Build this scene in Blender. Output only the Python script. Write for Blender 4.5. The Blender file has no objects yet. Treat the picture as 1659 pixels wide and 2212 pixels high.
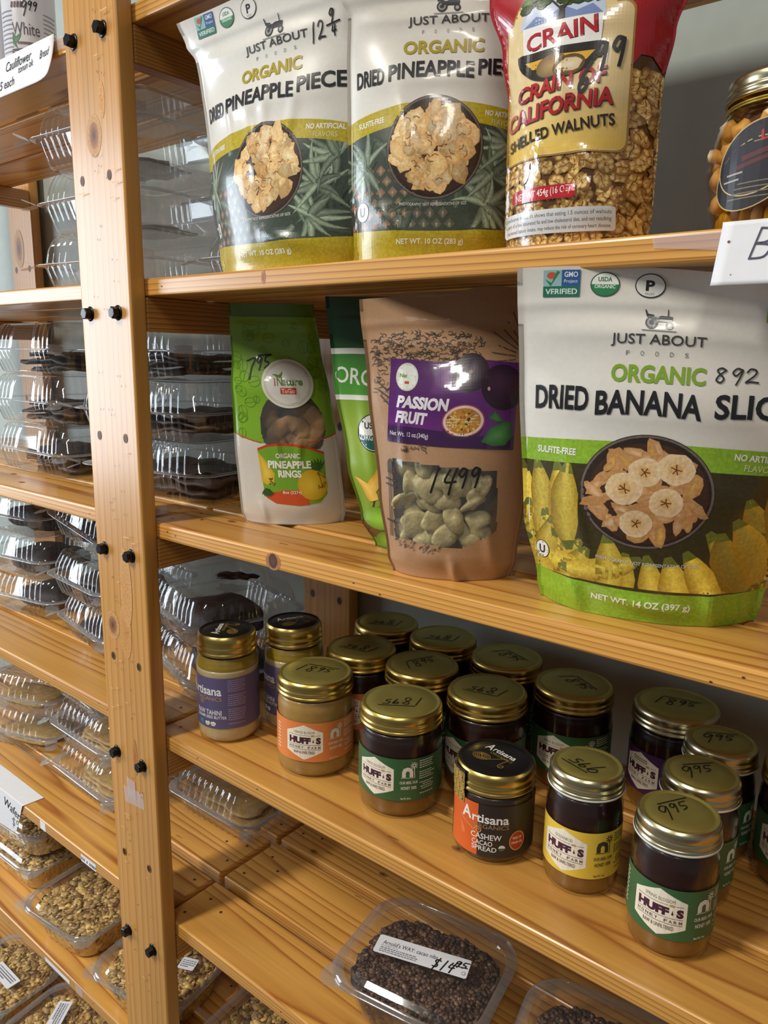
import bpy, bmesh, math, random
from math import sin, cos, pi, radians, sqrt, atan2
from mathutils import Vector, Matrix

# ------------------------------------------------------------------ camera, world, lights
scene = bpy.context.scene
COL = scene.collection
scene.view_settings.view_transform = 'Standard'
scene.view_settings.look = 'None'
scene.view_settings.gamma = 1.0
scene.view_settings.use_curve_mapping = False
scene.view_settings.exposure = -0.10
try:
    scene.cycles.transparent_max_bounces = 48
    scene.cycles.max_bounces = 10
except Exception:
    pass

CAM_LOC = Vector((0.0, -0.5, 1.35))
YAW, PITCH, ROLL, F_PX = radians(38.6664), radians(11.6687), radians(0.8431), 1631.54
fwd = Vector((-sin(YAW) * cos(PITCH), cos(YAW) * cos(PITCH), -sin(PITCH)))
right0 = Vector((cos(YAW), sin(YAW), 0))
up0 = right0.cross(fwd)
rgt = cos(ROLL) * right0 + sin(ROLL) * up0
upv = -sin(ROLL) * right0 + cos(ROLL) * up0
cam_data = bpy.data.cameras.new('camera')
cam = bpy.data.objects.new('camera', cam_data)
COL.objects.link(cam)
m = Matrix((rgt, upv, -fwd)).transposed().to_4x4()
m.translation = CAM_LOC
cam.matrix_world = m
cam_data.sensor_fit = 'VERTICAL'
cam_data.sensor_height = 36.0
cam_data.sensor_width = 27.0
cam_data.lens = F_PX / 2212.0 * 36.0
cam_data.clip_start = 0.02
cam_data.clip_end = 50
scene.camera = cam

world = bpy.data.worlds.new('world')
scene.world = world
world.use_nodes = True
bg = world.node_tree.nodes['Background']
bg.inputs[0].default_value = (0.93, 0.96, 1.0, 1)
bg.inputs[1].default_value = 0.15


def area_light(name, loc, target, sx, sy, power, color):
    d = bpy.data.lights.new(name, 'AREA')
    d.shape = 'RECTANGLE'
    d.size, d.size_y = sx, sy
    d.energy = power
    d.color = color
    o = bpy.data.objects.new(name, d)
    COL.objects.link(o)
    o.location = loc
    v = Vector(target) - Vector(loc)
    o.rotation_euler = v.to_track_quat('-Z', 'Y').to_euler()
    return o


# fluorescent fixtures on the ceiling of the shop and the window to the left
area_light('ceiling_tube_near', (-1.28, -2.10, 3.24), (-1.28, -2.10, 0), 0.16, 1.3, 104, (1.0, 0.95, 0.85))
area_light('ceiling_tube_far', (0.85, -2.10, 3.24), (0.85, -2.10, 0), 0.16, 1.3, 28, (1.0, 0.95, 0.85))
area_light('window_daylight', (-3.6, -1.6, 1.50), (-0.9, 0.1, 1.2), 1.3, 1.6, 74, (0.80, 0.90, 1.0))

# ------------------------------------------------------------------ helpers
RND = random.Random(7)


def lin(c):
    out = []
    for v in c[:3]:
        v = v / 255.0
        out.append(v / 12.92 if v <= 0.04045 else ((v + 0.055) / 1.055) ** 2.4)
    return (out[0], out[1], out[2], 1.0)


def new_mat(name):
    mt = bpy.data.materials.new(name)
    mt.use_nodes = True
    nt = mt.node_tree
    b = nt.nodes['Principled BSDF']
    return mt, nt, b


def N(nt, typ, **kw):
    n = nt.nodes.new(typ)
    for k, v in kw.items():
        if k == 'inp':
            for kk, vv in v.items():
                n.inputs[kk].default_value = vv
        else:
            setattr(n, k, v)
    return n


def plain(name, col, rough=0.5, metal=0.0, noise=0.0, nscale=60, spec=0.5, coat=0.0, bump=0.0, sss=0.0):
    mt, nt, b = new_mat(name)
    b.inputs['Base Color'].default_value = lin(col)
    b.inputs['Roughness'].default_value = rough
    b.inputs['Metallic'].default_value = metal
    b.inputs['Specular IOR Level'].default_value = spec
    b.inputs['Coat Weight'].default_value = coat
    b.inputs['Coat Roughness'].default_value = 0.08
    if sss:
        b.inputs['Subsurface Weight'].default_value = sss
        b.inputs['Subsurface Radius'].default_value = (0.01, 0.005, 0.002)
        b.inputs['Subsurface Scale'].default_value = 1.0
    if noise or bump:
        tc = N(nt, 'ShaderNodeTexCoord')
        nz = N(nt, 'ShaderNodeTexNoise', inp={'Scale': nscale, 'Detail': 4.0})
        nt.links.new(tc.outputs['Object'], nz.inputs['Vector'])
    if noise:
        hs = N(nt, 'ShaderNodeMapRange', inp={'From Min': 0.25, 'From Max': 0.75, 'To Min': 1 - noise, 'To Max': 1 + noise})
        mx = N(nt, 'ShaderNodeVectorMath', operation='SCALE')
        mx.inputs[0].default_value = lin(col)[:3]
        nt.links.new(nz.outputs['Fac'], hs.inputs['Value'])
        nt.links.new(hs.outputs['Result'], mx.inputs['Scale'])
        nt.links.new(mx.outputs['Vector'], b.inputs['Base Color'])
    if bump:
        bp = N(nt, 'ShaderNodeBump', inp={'Strength': bump, 'Distance': 0.002})
        nt.links.new(nz.outputs['Fac'], bp.inputs['Height'])
        nt.links.new(bp.outputs['Normal'], b.inputs['Normal'])
    return mt


def print_mat(name, rough=0.35, coat=0.0, noise=0.06, nscale=250, bump=0.0, bscale=30):
    """ink on paper or foil: the colour of every printed shape is stored on its own faces"""
    mt, nt, b = new_mat(name)
    at = N(nt, 'ShaderNodeVertexColor', layer_name='Col')
    tc = N(nt, 'ShaderNodeTexCoord')
    nz = N(nt, 'ShaderNodeTexNoise', inp={'Scale': nscale, 'Detail': 3.0})
    mr = N(nt, 'ShaderNodeMapRange', inp={'From Min': 0.25, 'From Max': 0.75, 'To Min': 1 - noise, 'To Max': 1 + noise})
    sc = N(nt, 'ShaderNodeVectorMath', operation='SCALE')
    nt.links.new(tc.outputs['Object'], nz.inputs['Vector'])
    nt.links.new(nz.outputs['Fac'], mr.inputs['Value'])
    nt.links.new(at.outputs['Color'], sc.inputs[0])
    nt.links.new(mr.outputs['Result'], sc.inputs['Scale'])
    nt.links.new(sc.outputs['Vector'], b.inputs['Base Color'])
    b.inputs['Roughness'].default_value = rough
    b.inputs['Coat Weight'].default_value = coat
    b.inputs['Coat Roughness'].default_value = 0.07
    if bump:
        n2 = N(nt, 'ShaderNodeTexNoise', inp={'Scale': bscale, 'Detail': 2.0})
        nt.links.new(tc.outputs['Object'], n2.inputs['Vector'])
        bp = N(nt, 'ShaderNodeBump', inp={'Strength': bump, 'Distance': 0.004})
        nt.links.new(n2.outputs['Fac'], bp.inputs['Height'])
        nt.links.new(bp.outputs['Normal'], b.inputs['Normal'])
        nt.links.new(bp.outputs['Normal'], b.inputs['Coat Normal'])
    return mt


def wood_mat(name, axis, light, dark, ring=0.0035, rough=0.36, coat=0.25):
    mt, nt, b = new_mat(name)
    L = nt.links.new
    tc = N(nt, 'ShaderNodeTexCoord')
    oi = N(nt, 'ShaderNodeObjectInfo')
    rv = N(nt, 'ShaderNodeVectorMath', operation='SCALE')
    rv.inputs[0].default_value = (3.1, 0.09, 0.17) if axis == 0 else ((0.11, 3.1, 0.15) if axis == 1 else (0.10, 0.12, 3.0))
    L(oi.outputs['Random'], rv.inputs['Scale'])
    ad = N(nt, 'ShaderNodeVectorMath', operation='ADD')
    L(tc.outputs['Object'], ad.inputs[0])
    L(rv.outputs['Vector'], ad.inputs[1])
    s = [1.0, 1.0, 1.0]
    s[axis] = 0.06
    st = N(nt, 'ShaderNodeVectorMath', operation='MULTIPLY')
    st.inputs[1].default_value = s
    L(ad.outputs['Vector'], st.inputs[0])
    nz = N(nt, 'ShaderNodeTexNoise', inp={'Scale': 14.0, 'Detail': 2.0, 'Roughness': 0.45})
    L(st.outputs['Vector'], nz.inputs['Vector'])
    sb = N(nt, 'ShaderNodeVectorMath', operation='SUBTRACT')
    sb.inputs[1].default_value = (0.5, 0.5, 0.5)
    L(nz.outputs['Color'], sb.inputs[0])
    sn = N(nt, 'ShaderNodeVectorMath', operation='SCALE')
    sn.inputs['Scale'].default_value = 0.03
    L(sb.outputs['Vector'], sn.inputs[0])
    a2 = N(nt, 'ShaderNodeVectorMath', operation='ADD')
    L(st.outputs['Vector'], a2.inputs[0])
    L(sn.outputs['Vector'], a2.inputs[1])
    ln = N(nt, 'ShaderNodeVectorMath', operation='LENGTH')
    L(a2.outputs['Vector'], ln.inputs[0])
    mu = N(nt, 'ShaderNodeMath', operation='MULTIPLY')
    mu.inputs[1].default_value = 1.0 / ring
    L(ln.outputs['Value'], mu.inputs[0])
    fr = N(nt, 'ShaderNodeMath', operation='FRACT')
    L(mu.outputs['Value'], fr.inputs[0])
    cr = N(nt, 'ShaderNodeValToRGB')
    e = cr.color_ramp.elements
    mid = [l * 0.6 + d * 0.4 for l, d in zip(light, dark)]
    e[0].position, e[0].color = 0.0, lin(light)
    e[1].position, e[1].color = 1.0, lin([l * 0.9 + d * 0.1 for l, d in zip(light, dark)])
    x = e.new(0.45); x.color = lin([l * 0.88 + d * 0.12 for l, d in zip(light, dark)])
    x = e.new(0.76); x.color = lin([l * 0.6 + d * 0.4 for l, d in zip(light, dark)])
    x = e.new(0.88); x.color = lin([l * -.05 + d * 1.05 for l, d in zip(light, dark)])
    x = e.new(0.94); x.color = lin(mid)
    L(fr.outputs['Value'], cr.inputs['Fac'])
    # fine fibres and broad tone changes
    s2 = [260.0, 260.0, 260.0]
    s2[axis] = 5.0
    mp = N(nt, 'ShaderNodeVectorMath', operation='MULTIPLY')
    mp.inputs[1].default_value = s2
    L(ad.outputs['Vector'], mp.inputs[0])
    n2 = N(nt, 'ShaderNodeTexNoise', inp={'Scale': 1.0, 'Detail': 3.0})
    L(mp.outputs['Vector'], n2.inputs['Vector'])
    n3 = N(nt, 'ShaderNodeTexNoise', inp={'Scale': 9.0, 'Detail': 2.0})
    L(st.outputs['Vector'], n3.inputs['Vector'])
    m1 = N(nt, 'ShaderNodeMapRange', inp={'From Min': 0.2, 'From Max': 0.8, 'To Min': 0.86, 'To Max': 1.12})
    L(n2.outputs['Fac'], m1.inputs['Value'])
    m2 = N(nt, 'ShaderNodeMapRange', inp={'From Min': 0.25, 'From Max': 0.75, 'To Min': 0.84, 'To Max': 1.14})
    L(n3.outputs['Fac'], m2.inputs['Value'])
    mm = N(nt, 'ShaderNodeMath', operation='MULTIPLY')
    L(m1.outputs['Result'], mm.inputs[0])
    L(m2.outputs['Result'], mm.inputs[1])
    sc = N(nt, 'ShaderNodeVectorMath', operation='SCALE')
    L(cr.outputs['Color'], sc.inputs[0])
    L(mm.outputs['Value'], sc.inputs['Scale'])
    L(sc.outputs['Vector'], b.inputs['Base Color'])
    b.inputs['Roughness'].default_value = rough
    b.inputs['Coat Weight'].default_value = coat
    b.inputs['Coat Roughness'].default_value = 0.2
    bp = N(nt, 'ShaderNodeBump', inp={'Strength': 0.12, 'Distance': 0.001})
    L(n2.outputs['Fac'], bp.inputs['Height'])
    L(bp.outputs['Normal'], b.inputs['Normal'])
    return mt


def clear_plastic(name, tint=(245, 248, 250), rough=0.06, base=0.05, haze=0.03, power=0.85):
    """thin clear sheet: passes light straight through and mirrors at grazing angles"""
    mt, nt, b = new_mat(name)
    nt.nodes.remove(b)
    out = nt.nodes['Material Output']
    tr = N(nt, 'ShaderNodeBsdfTransparent')
    tr.inputs['Color'].default_value = lin(tint)
    gl = N(nt, 'ShaderNodeBsdfGlossy')
    gl.inputs['Roughness'].default_value = rough
    gl.inputs['Color'].default_value = (1, 1, 1, 1)
    df = N(nt, 'ShaderNodeBsdfDiffuse')
    df.inputs['Color'].default_value = (0.85, 0.87, 0.9, 1)
    ge = N(nt, 'ShaderNodeNewGeometry')
    dt = N(nt, 'ShaderNodeVectorMath', operation='DOT_PRODUCT')
    nt.links.new(ge.outputs['Incoming'], dt.inputs[0])
    nt.links.new(ge.outputs['Normal'], dt.inputs[1])
    ab = N(nt, 'ShaderNodeMath', operation='ABSOLUTE')
    nt.links.new(dt.outputs['Value'], ab.inputs[0])
    om = N(nt, 'ShaderNodeMath', operation='SUBTRACT')
    om.inputs[0].default_value = 1.0
    nt.links.new(ab.outputs[0], om.inputs[1])
    pw = N(nt, 'ShaderNodeMath', operation='POWER')
    pw.inputs[1].default_value = 4.5
    nt.links.new(om.outputs[0], pw.inputs[0])
    mr = N(nt, 'ShaderNodeMapRange', inp={'From Min': 0.0, 'From Max': 1.0, 'To Min': base, 'To Max': power})
    nt.links.new(pw.outputs[0], mr.inputs['Value'])
    m1 = N(nt, 'ShaderNodeMixShader')
    nt.links.new(mr.outputs['Result'], m1.inputs[0])
    nt.links.new(tr.outputs[0], m1.inputs[1])
    nt.links.new(gl.outputs[0], m1.inputs[2])
    m2 = N(nt, 'ShaderNodeMixShader')
    m2.inputs[0].default_value = haze
    nt.links.new(m1.outputs[0], m2.inputs[1])
    nt.links.new(df.outputs[0], m2.inputs[2])
    nt.links.new(m2.outputs[0], out.inputs['Surface'])
    return mt


class MB:
    """mesh builder: vertices, faces, a material slot and a colour for each face corner"""

    def __init__(self):
        self.v, self.f, self.mi, self.c, self.sm = [], [], [], [], []

    def face(self, idx, mi=0, col=(1, 1, 1, 1), smooth=False):
        self.f.append(tuple(idx)); self.mi.append(mi); self.sm.append(smooth)
        self.c.append(col if isinstance(col, list) else [col] * len(idx))

    def poly(self, pts, mi=0, col=(1, 1, 1, 1), smooth=False):
        k = len(self.v)
        self.v.extend([tuple(p) for p in pts])
        self.face(range(k, k + len(pts)), mi, col, smooth)

    def grid(self, rows, mi=0, col=(1, 1, 1, 1), smooth=True, closed=False, flip=False):
        k = len(self.v)
        n = len(rows[0])
        for r in rows:
            self.v.extend([tuple(p) for p in r])
        for i in range(len(rows) - 1):
            for j in range(n if closed else n - 1):
                a, b_ = k + i * n + j, k + i * n + (j + 1) % n
                c_, d = k + (i + 1) * n + (j + 1) % n, k + (i + 1) * n + j
                self.face((a, d, c_, b_) if flip else (a, b_, c_, d), mi, col, smooth)
        return k

    def box(self, lo, hi, mi=0, col=(1, 1, 1, 1)):
        x0, y0, z0 = lo; x1, y1, z1 = hi
        k = len(self.v)
        self.v += [(x0, y0, z0), (x1, y0, z0), (x1, y1, z0), (x0, y1, z0), (x0, y0, z1), (x1, y0, z1), (x1, y1, z1), (x0, y1, z1)]
        for q in ((0, 3, 2, 1), (4, 5, 6, 7), (0, 1, 5, 4), (1, 2, 6, 5), (2, 3, 7, 6), (3, 0, 4, 7)):
            self.face([k + a for a in q], mi, col)

    def lathe(self, prof, n=48, mi=0, col=(1, 1, 1, 1), cap0=False, cap1=False, smooth=True, wob=None):
        rows = []
        for i, (r, z) in enumerate(prof):
            rows.append([((r + (wob(i, j) if wob else 0)) * cos(2 * pi * j / n), (r + (wob(i, j) if wob else 0)) * sin(2 * pi * j / n), z) for j in range(n)])
        k = self.grid(rows, mi, col, smooth, closed=True)
        if cap0:
            self.face([k + j for j in range(n)][::-1], mi, col)
        if cap1:
            kk = k + (len(prof) - 1) * n
            self.face([kk + j for j in range(n)], mi, col)

    def build(self, name, mats, parent=None, loc=None, bevel=0.0, seg=2):
        me = bpy.data.meshes.new(name)
        me.from_pydata(self.v, [], self.f)
        if not isinstance(mats, (list, tuple)):
            mats = [mats]
        for mt in mats:
            me.materials.append(mt)
        me.polygons.foreach_set('material_index', self.mi)
        me.polygons.foreach_set('use_smooth', self.sm)
        ca = me.color_attributes.new('Col', 'FLOAT_COLOR', 'CORNER')
        flat = []
        for c in self.c:
            for q in c:
                flat.extend(q)
        ca.data.foreach_set('color', flat)
        me.update()
        o = bpy.data.objects.new(name, me)
        COL.objects.link(o)
        if parent is not None:
            o.parent = parent
        if loc is not None:
            o.location = loc
        if bevel:
            md = o.modifiers.new('bevel', 'BEVEL')
            md.width = bevel; md.segments = seg; md.limit_method = 'ANGLE'; md.angle_limit = radians(40)
            md.harden_normals = False
        return o


def tag(o, label=None, cat=None, group=None, kind=None):
    if label: o['label'] = label
    if cat: o['category'] = cat
    if group: o['group'] = group
    if kind: o['kind'] = kind
    return o


def thing(name, label, cat, loc=(0, 0, 0), rz=0.0, group=None):
    o = bpy.data.objects.new(name, None)
    o.empty_display_size = 0.05
    COL.objects.link(o)
    o.location = loc
    o.rotation_euler = (0, 0, rz)
    return tag(o, label, cat, group)


def kids(o):
    return [c for c in bpy.data.objects if c.parent == o]


def dup(root, loc, rz=0.0, label=None, group=None, tilt=(0, 0), scale=None):
    r = root.copy(); COL.objects.link(r)
    r.location = loc; r.rotation_euler = (tilt[0], tilt[1], rz)
    if scale: r.scale = scale
    if label: r['label'] = label
    if group: r['group'] = group
    for ch in root.children:
        c = ch.copy(); COL.objects.link(c); c.parent = r
        for g in ch.children:
            d = g.copy(); COL.objects.link(d); d.parent = c
    return r


# ------------------------------------------------------------------ flat artwork wrapped on a surface
_tc = {}


def text_tris(s, bold=0.0):
    key = (s, bold)
    if key in _tc:
        return _tc[key]
    cu = bpy.data.curves.new('t', 'FONT')
    cu.body = s
    cu.size = 1.0
    cu.align_x = 'CENTER'
    cu.offset = bold
    cu.resolution_u = 3
    o = bpy.data.objects.new('t', cu)
    COL.objects.link(o)
    bpy.context.view_layer.update()
    dg = bpy.context.evaluated_depsgraph_get()
    me = bpy.data.meshes.new_from_object(o.evaluated_get(dg))
    me.calc_loop_triangles()
    vs = [(v.co.x, v.co.y) for v in me.vertices]
    tr = [[vs[i] for i in t.vertices] for t in me.loop_triangles]
    bpy.data.objects.remove(o)
    bpy.data.curves.remove(cu)
    bpy.data.meshes.remove(me)
    if tr:
        xs = [p[0] for t in tr for p in t]; ys = [p[1] for t in tr for p in t]
        _tc[key] = (tr, min(xs), max(xs), min(ys), max(ys))
    else:
        _tc[key] = ([], 0, 0, 0, 1)
    return _tc[key]


def clip_half(poly, ax, val, keep_less):
    out = []
    n = len(poly)
    for i in range(n):
        a, b = poly[i], poly[(i + 1) % n]
        ia = (a[ax] <= val) if keep_less else (a[ax] >= val)
        ib = (b[ax] <= val) if keep_less else (b[ax] >= val)
        if ia:
            out.append(a)
        if ia != ib:
            t = (val - a[ax]) / (b[ax] - a[ax])
            out.append(tuple(a[k] + (b[k] - a[k]) * t for k in range(len(a))))
    return out


def ell(cx, cy, rx, ry, n=28, rot=0.0):
    return [(cx + rx * cos(a) * cos(rot) - ry * sin(a) * sin(rot), cy + rx * cos(a) * sin(rot) + ry * sin(a) * cos(rot)) for a in [2 * pi * i / n for i in range(n)]]


def blob(cx, cy, rx, ry, rnd, n=12, j=0.25, rot=0.0):
    return [(cx + (x - cx) * k, cy + (y - cy) * k) for (x, y), k in zip(ell(cx, cy, rx, ry, n, rot), [1 + rnd.uniform(-j, j) for _ in range(n)])]


class Art:
    """2D shapes in metres on a sheet, wrapped by surf(s, t, lift) onto a surface"""

    def __init__(self, surf, cell=0.008, lift=0.00025, step=0.00003, clip=None):
        self.surf, self.cell, self.lift, self.step, self.clip = surf, cell, lift, step, clip
        self.k = 0
        self.mb = MB()

    def _emit(self, pts, off, smooth=True):
        # pts: (s, t, r, g, b)
        for ax, lo, hi in (self.clip or ()):
            pts = clip_half(pts, ax, lo, False)
            if len(pts) < 3: return
            pts = clip_half(pts, ax, hi, True)
            if len(pts) < 3: return
        c = self.cell
        x0 = math.floor(min(p[0] for p in pts) / c); x1 = math.floor(max(p[0] for p in pts) / c)
        for i in range(x0, x1 + 1):
            q = pts if x0 == x1 else clip_half(clip_half(pts, 0, i * c, False) or [(0, 0, 0, 0, 0)], 0, (i + 1) * c, True)
            if len(q) < 3: continue
            y0 = math.floor(min(p[1] for p in q) / c); y1 = math.floor(max(p[1] for p in q) / c)
            for j in range(y0, y1 + 1):
                w = q if y0 == y1 else clip_half(clip_half(q, 1, j * c, False) or [(0, 0, 0, 0, 0)], 1, (j + 1) * c, True)
                if len(w) < 3: continue
                self.mb.poly([self.surf(p[0], p[1], off) for p in w], 0, [(p[2], p[3], p[4], 1.0) for p in w], False)

    def up(self, n=1):
        self.k += n

    def poly(self, pts, col, layer=None):
        off = self.lift + self.step * (self.k if layer is None else layer)
        c = lin(col)[:3]
        self._emit([(x, y) + c for x, y in pts], off)
        self.k += 1

    def fan(self, pts, ccol, rcol, centre=None):
        off = self.lift + self.step * self.k
        a, b = lin(ccol)[:3], lin(rcol)[:3]
        cx = centre[0] if centre else sum(p[0] for p in pts) / len(pts)
        cy = centre[1] if centre else sum(p[1] for p in pts) / len(pts)
        for i in range(len(pts)):
            p, q = pts[i], pts[(i + 1) % len(pts)]
            self._emit([(cx, cy) + a, tuple(p) + b, tuple(q) + b], off)
        self.k += 1

    def strip(self, left, right, cl, cr, cm=None):
        """a band between two polylines, colour running across it"""
        off = self.lift + self.step * self.k
        a, b = lin(cl)[:3], lin(cr)[:3]
        mcol = lin(cm)[:3] if cm else None
        for i in range(len(left) - 1):
            l0, l1, r0, r1 = left[i], left[i + 1], right[i], right[i + 1]
            if mcol:
                m0 = ((l0[0] + r0[0]) / 2, (l0[1] + r0[1]) / 2); m1 = ((l1[0] + r1[0]) / 2, (l1[1] + r1[1]) / 2)
                self._emit([l0 + a, m0 + mcol, m1 + mcol, l1 + a], off)
                self._emit([m0 + mcol, r0 + b, r1 + b, m1 + mcol], off)
            else:
                self._emit([l0 + a, r0 + b, r1 + b, l1 + a], off)
        self.k += 1

    def line(self, pts, w, col):
        """a pen stroke"""
        off = self.lift + self.step * self.k
        c = lin(col)[:3]
        for i in range(len(pts) - 1):
            (x0, y0), (x1, y1) = pts[i], pts[i + 1]
            d = sqrt((x1 - x0) ** 2 + (y1 - y0) ** 2) or 1e-9
            nx, ny = -(y1 - y0) / d * w / 2, (x1 - x0) / d * w / 2
            ex, ey = (x1 - x0) / d * w * 0.35, (y1 - y0) / d * w * 0.35
            self._emit([(x0 + nx - ex, y0 + ny - ey) + c, (x0 - nx - ex, y0 - ny - ey) + c, (x1 - nx + ex, y1 - ny + ey) + c, (x1 + nx + ex, y1 + ny + ey) + c], off + self.step * 0.2 * (i % 2))
        self.k += 1

    def text(self, s, cx, cy, h, w=None, col=(0, 0, 0), bold=0.0, rot=0.0, shear=0.0, arc=0.0, cond=1.0):
        """text centred at cx, cy; h = height of the whole string box; w = total width (or natural)"""
        tr, x0, x1, y0, y1 = text_tris(s, bold)
        if not tr: return
        ky = h / (y1 - y0)
        kx = w / (x1 - x0) if w else ky * cond
        off = self.lift + self.step * self.k
        c = lin(col)[:3]
        mx, my = (x0 + x1) / 2, (y0 + y1) / 2
        cr, sr = cos(rot), sin(rot)
        for t in tr:
            q = []
            for x, y in t:
                X, Y = (x - mx) * kx, (y - my) * ky
                X += shear * Y
                Y += arc * X * X
                q.append((cx + X * cr - Y * sr, cy + X * sr + Y * cr) + c)
            self._emit(q, off)
        self.k += 1

    def build(self, name, mat, parent):
        return self.mb.build(name, mat, parent)


# strokes of a hand-written numeral, in a unit box
HAND = {
    '0': [[(.5, 1), (.15, .75), (.12, .3), (.45, 0), (.8, .3), (.82, .75), (.5, 1)]],
    '1': [[(.6, 1.05), (.5, .5), (.4, -.1)]],
    '2': [[(.1, .75), (.3, 1), (.65, .9), (.6, .55), (.1, .05), (.4, .1), (.9, .05)]],
    '4': [[(.35, 1), (.15, .45), (.85, .5)], [(.75, 1.05), (.6, .5), (.55, -.1)]],
    '5': [[(.3, 1), (.2, .55), (.6, .5), (.65, .2), (.2, 0)], [(.3, 1), (.95, 1.05)]],
    '6': [[(.6, 1.05), (.25, .6), (.15, .2), (.4, 0), (.7, .2), (.55, .45), (.2, .3)]],
    '7': [[(.05, .9), (.8, 1), (.5, .5), (.35, -.1)]],
    '8': [[(.75, .85), (.45, 1), (.2, .8), (.65, .3), (.5, 0), (.2, .15), (.35, .5), (.75, .85)]],
    '9': [[(.8, .9), (.45, 1), (.2, .7), (.45, .5), (.8, .9), (.7, .4), (.5, -.15)]],
    'r': [[(.3, .9), (.25, .4), (.2, 0)], [(.28, .8), (.95, .95)]],
    '_': [[(.0, .1), (1.0, .25)]],
    '/': [[(.8, 1), (.2, 0)]],
    '.': [[(.4, .1), (.5, .0)]],
    '$': [[(.85, .8), (.5, .9), (.2, .7), (.7, .35), (.6, .1), (.15, .15)], [(.6, 1.1), (.4, -.2)]],
    'B': [[(.2, 1), (.1, 0)], [(.2, 1), (.75, .9), (.6, .55), (.15, .5), (.75, .4), (.65, .05), (.1, 0)]],
}


def hand(art, s, x, y, w, h, col, pen, rot=0.0, step=1.0, small=None, slant=0.12):
    """write the numerals of s from x, y (lower left); digits after index small are raised and smaller"""
    cr, sr = cos(rot), sin(rot)
    px = 0.0
    for i, ch in enumerate(s):
        kw, kh, oy = w, h, 0.0
        if small is not None and i >= small:
            kw, kh, oy = w * 0.72, h * 0.62, h * 0.42
        for st in HAND.get(ch, []):
            sm = []
            for a in range(len(st) - 1):        # round the strokes
                p0 = st[max(a - 1, 0)]; p1 = st[a]; p2 = st[a + 1]; p3 = st[min(a + 2, len(st) - 1)]
                for q in (0, .25, .5, .75):
                    sm.append(tuple(.5 * (2 * p1[k] + (p2[k] - p0[k]) * q + (2 * p0[k] - 5 * p1[k] + 4 * p2[k] - p3[k]) * q * q + (3 * p1[k] - p0[k] - 3 * p2[k] + p3[k]) * q ** 3) for k in (0, 1)))
            sm.append(st[-1])
            pts = []
            for (a, b) in sm:
                X, Y = px + a * kw + slant * b * kh, oy + b * kh
                pts.append((x + X * cr - Y * sr, y + X * sr + Y * cr))
            art.line(pts, pen, col)
        px += kw * step

# ------------------------------------------------------------------ materials
M = {}
LIGHT, DARK = (218, 162, 80), (164, 100, 42)
M['wood_x'] = wood_mat('varnished_pine_along', 0, LIGHT, DARK, ring=0.0046)
M['wood_y'] = wood_mat('varnished_pine_across', 1, (196, 138, 66), (128, 76, 32), ring=0.004)
M['wood_z'] = wood_mat('varnished_pine_upright', 2, (206, 152, 78), (182, 120, 52), ring=0.011)
M['mark'] = print_mat('wood_marks', rough=0.5, noise=0.25, nscale=400)
M['wall'] = plain('grey_wall_paint', (168, 177, 172), 0.7, noise=0.05, nscale=40, bump=0.1)
M['ceiling'] = plain('ceiling_paint', (200, 196, 186), 0.8, noise=0.03)
M['floor'] = plain('floor_tile', (82, 78, 74), 0.5, noise=0.12, nscale=8)
M['black_metal'] = plain('black_steel', (24, 25, 26), 0.28, metal=0.6, noise=0.1)
M['paper'] = plain('white_paper', (232, 232, 236), 0.55, noise=0.02, nscale=90)
M['ink'] = print_mat('ink_on_paper', rough=0.5, noise=0.0)
M['tape'] = clear_plastic('clear_tape', (248, 235, 228), rough=0.2, base=0.06, haze=0.28)

# ------------------------------------------------------------------ room
ZS = {'AA': 1.696, 'A': 1.4285, 'B': 1.158, 'C': 0.89, 'D': 0.626, 'E': 0.366, 'F': 0.10}
TH = 0.019
WALL_Y = 0.372
b = MB(); b.box((-4.2, WALL_Y, 0), (2.4, WALL_Y + 0.1, 3.3)); tag(b.build('wall_back', M['wall']), kind='structure')
b = MB(); b.box((-4.2, -3.2, -0.06), (2.4, WALL_Y + 0.1, 0)); tag(b.build('floor', M['floor']), kind='structure')
b = MB(); b.box((-4.2, -3.2, 3.3), (2.4, WALL_Y + 0.1, 3.38)); tag(b.build('ceiling', M['ceiling']), kind='structure')


def flat_surf(axis, off):
    """sheet lying on a board: 'front' = facing -y at y=off, 'top' = facing up at z=off"""
    if axis == 'front':
        return lambda s, t, l: (s, off - l, t)
    return lambda s, t, l: (s, t, off + l)


def merge(dst, src, mi):
    k = len(dst.v)
    dst.v += src.v
    for f, c, s in zip(src.f, src.c, src.sm):
        dst.f.append(tuple(i + k for i in f)); dst.c.append(c); dst.mi.append(mi); dst.sm.append(s)


# ------------------------------------------------------------------ uprights with rails and bolts
def knot(art, x, z, rx, rz, dark=(70, 34, 20), rim=(166, 108, 56)):
    art.fan(ell(x, z, rx * 1.7, rz * 1.6, 24), (176, 116, 60), (196, 148, 84))
    art.fan(ell(x, z, rx, rz, 20), dark, rim)


def hole(art, x, z, r=0.0032):
    art.poly(ell(x, z, r * 1.25, r * 1.7, 14), (150, 98, 48))
    art.poly(ell(x, z, r, r * 1.4, 14), (48, 26, 14))


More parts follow.
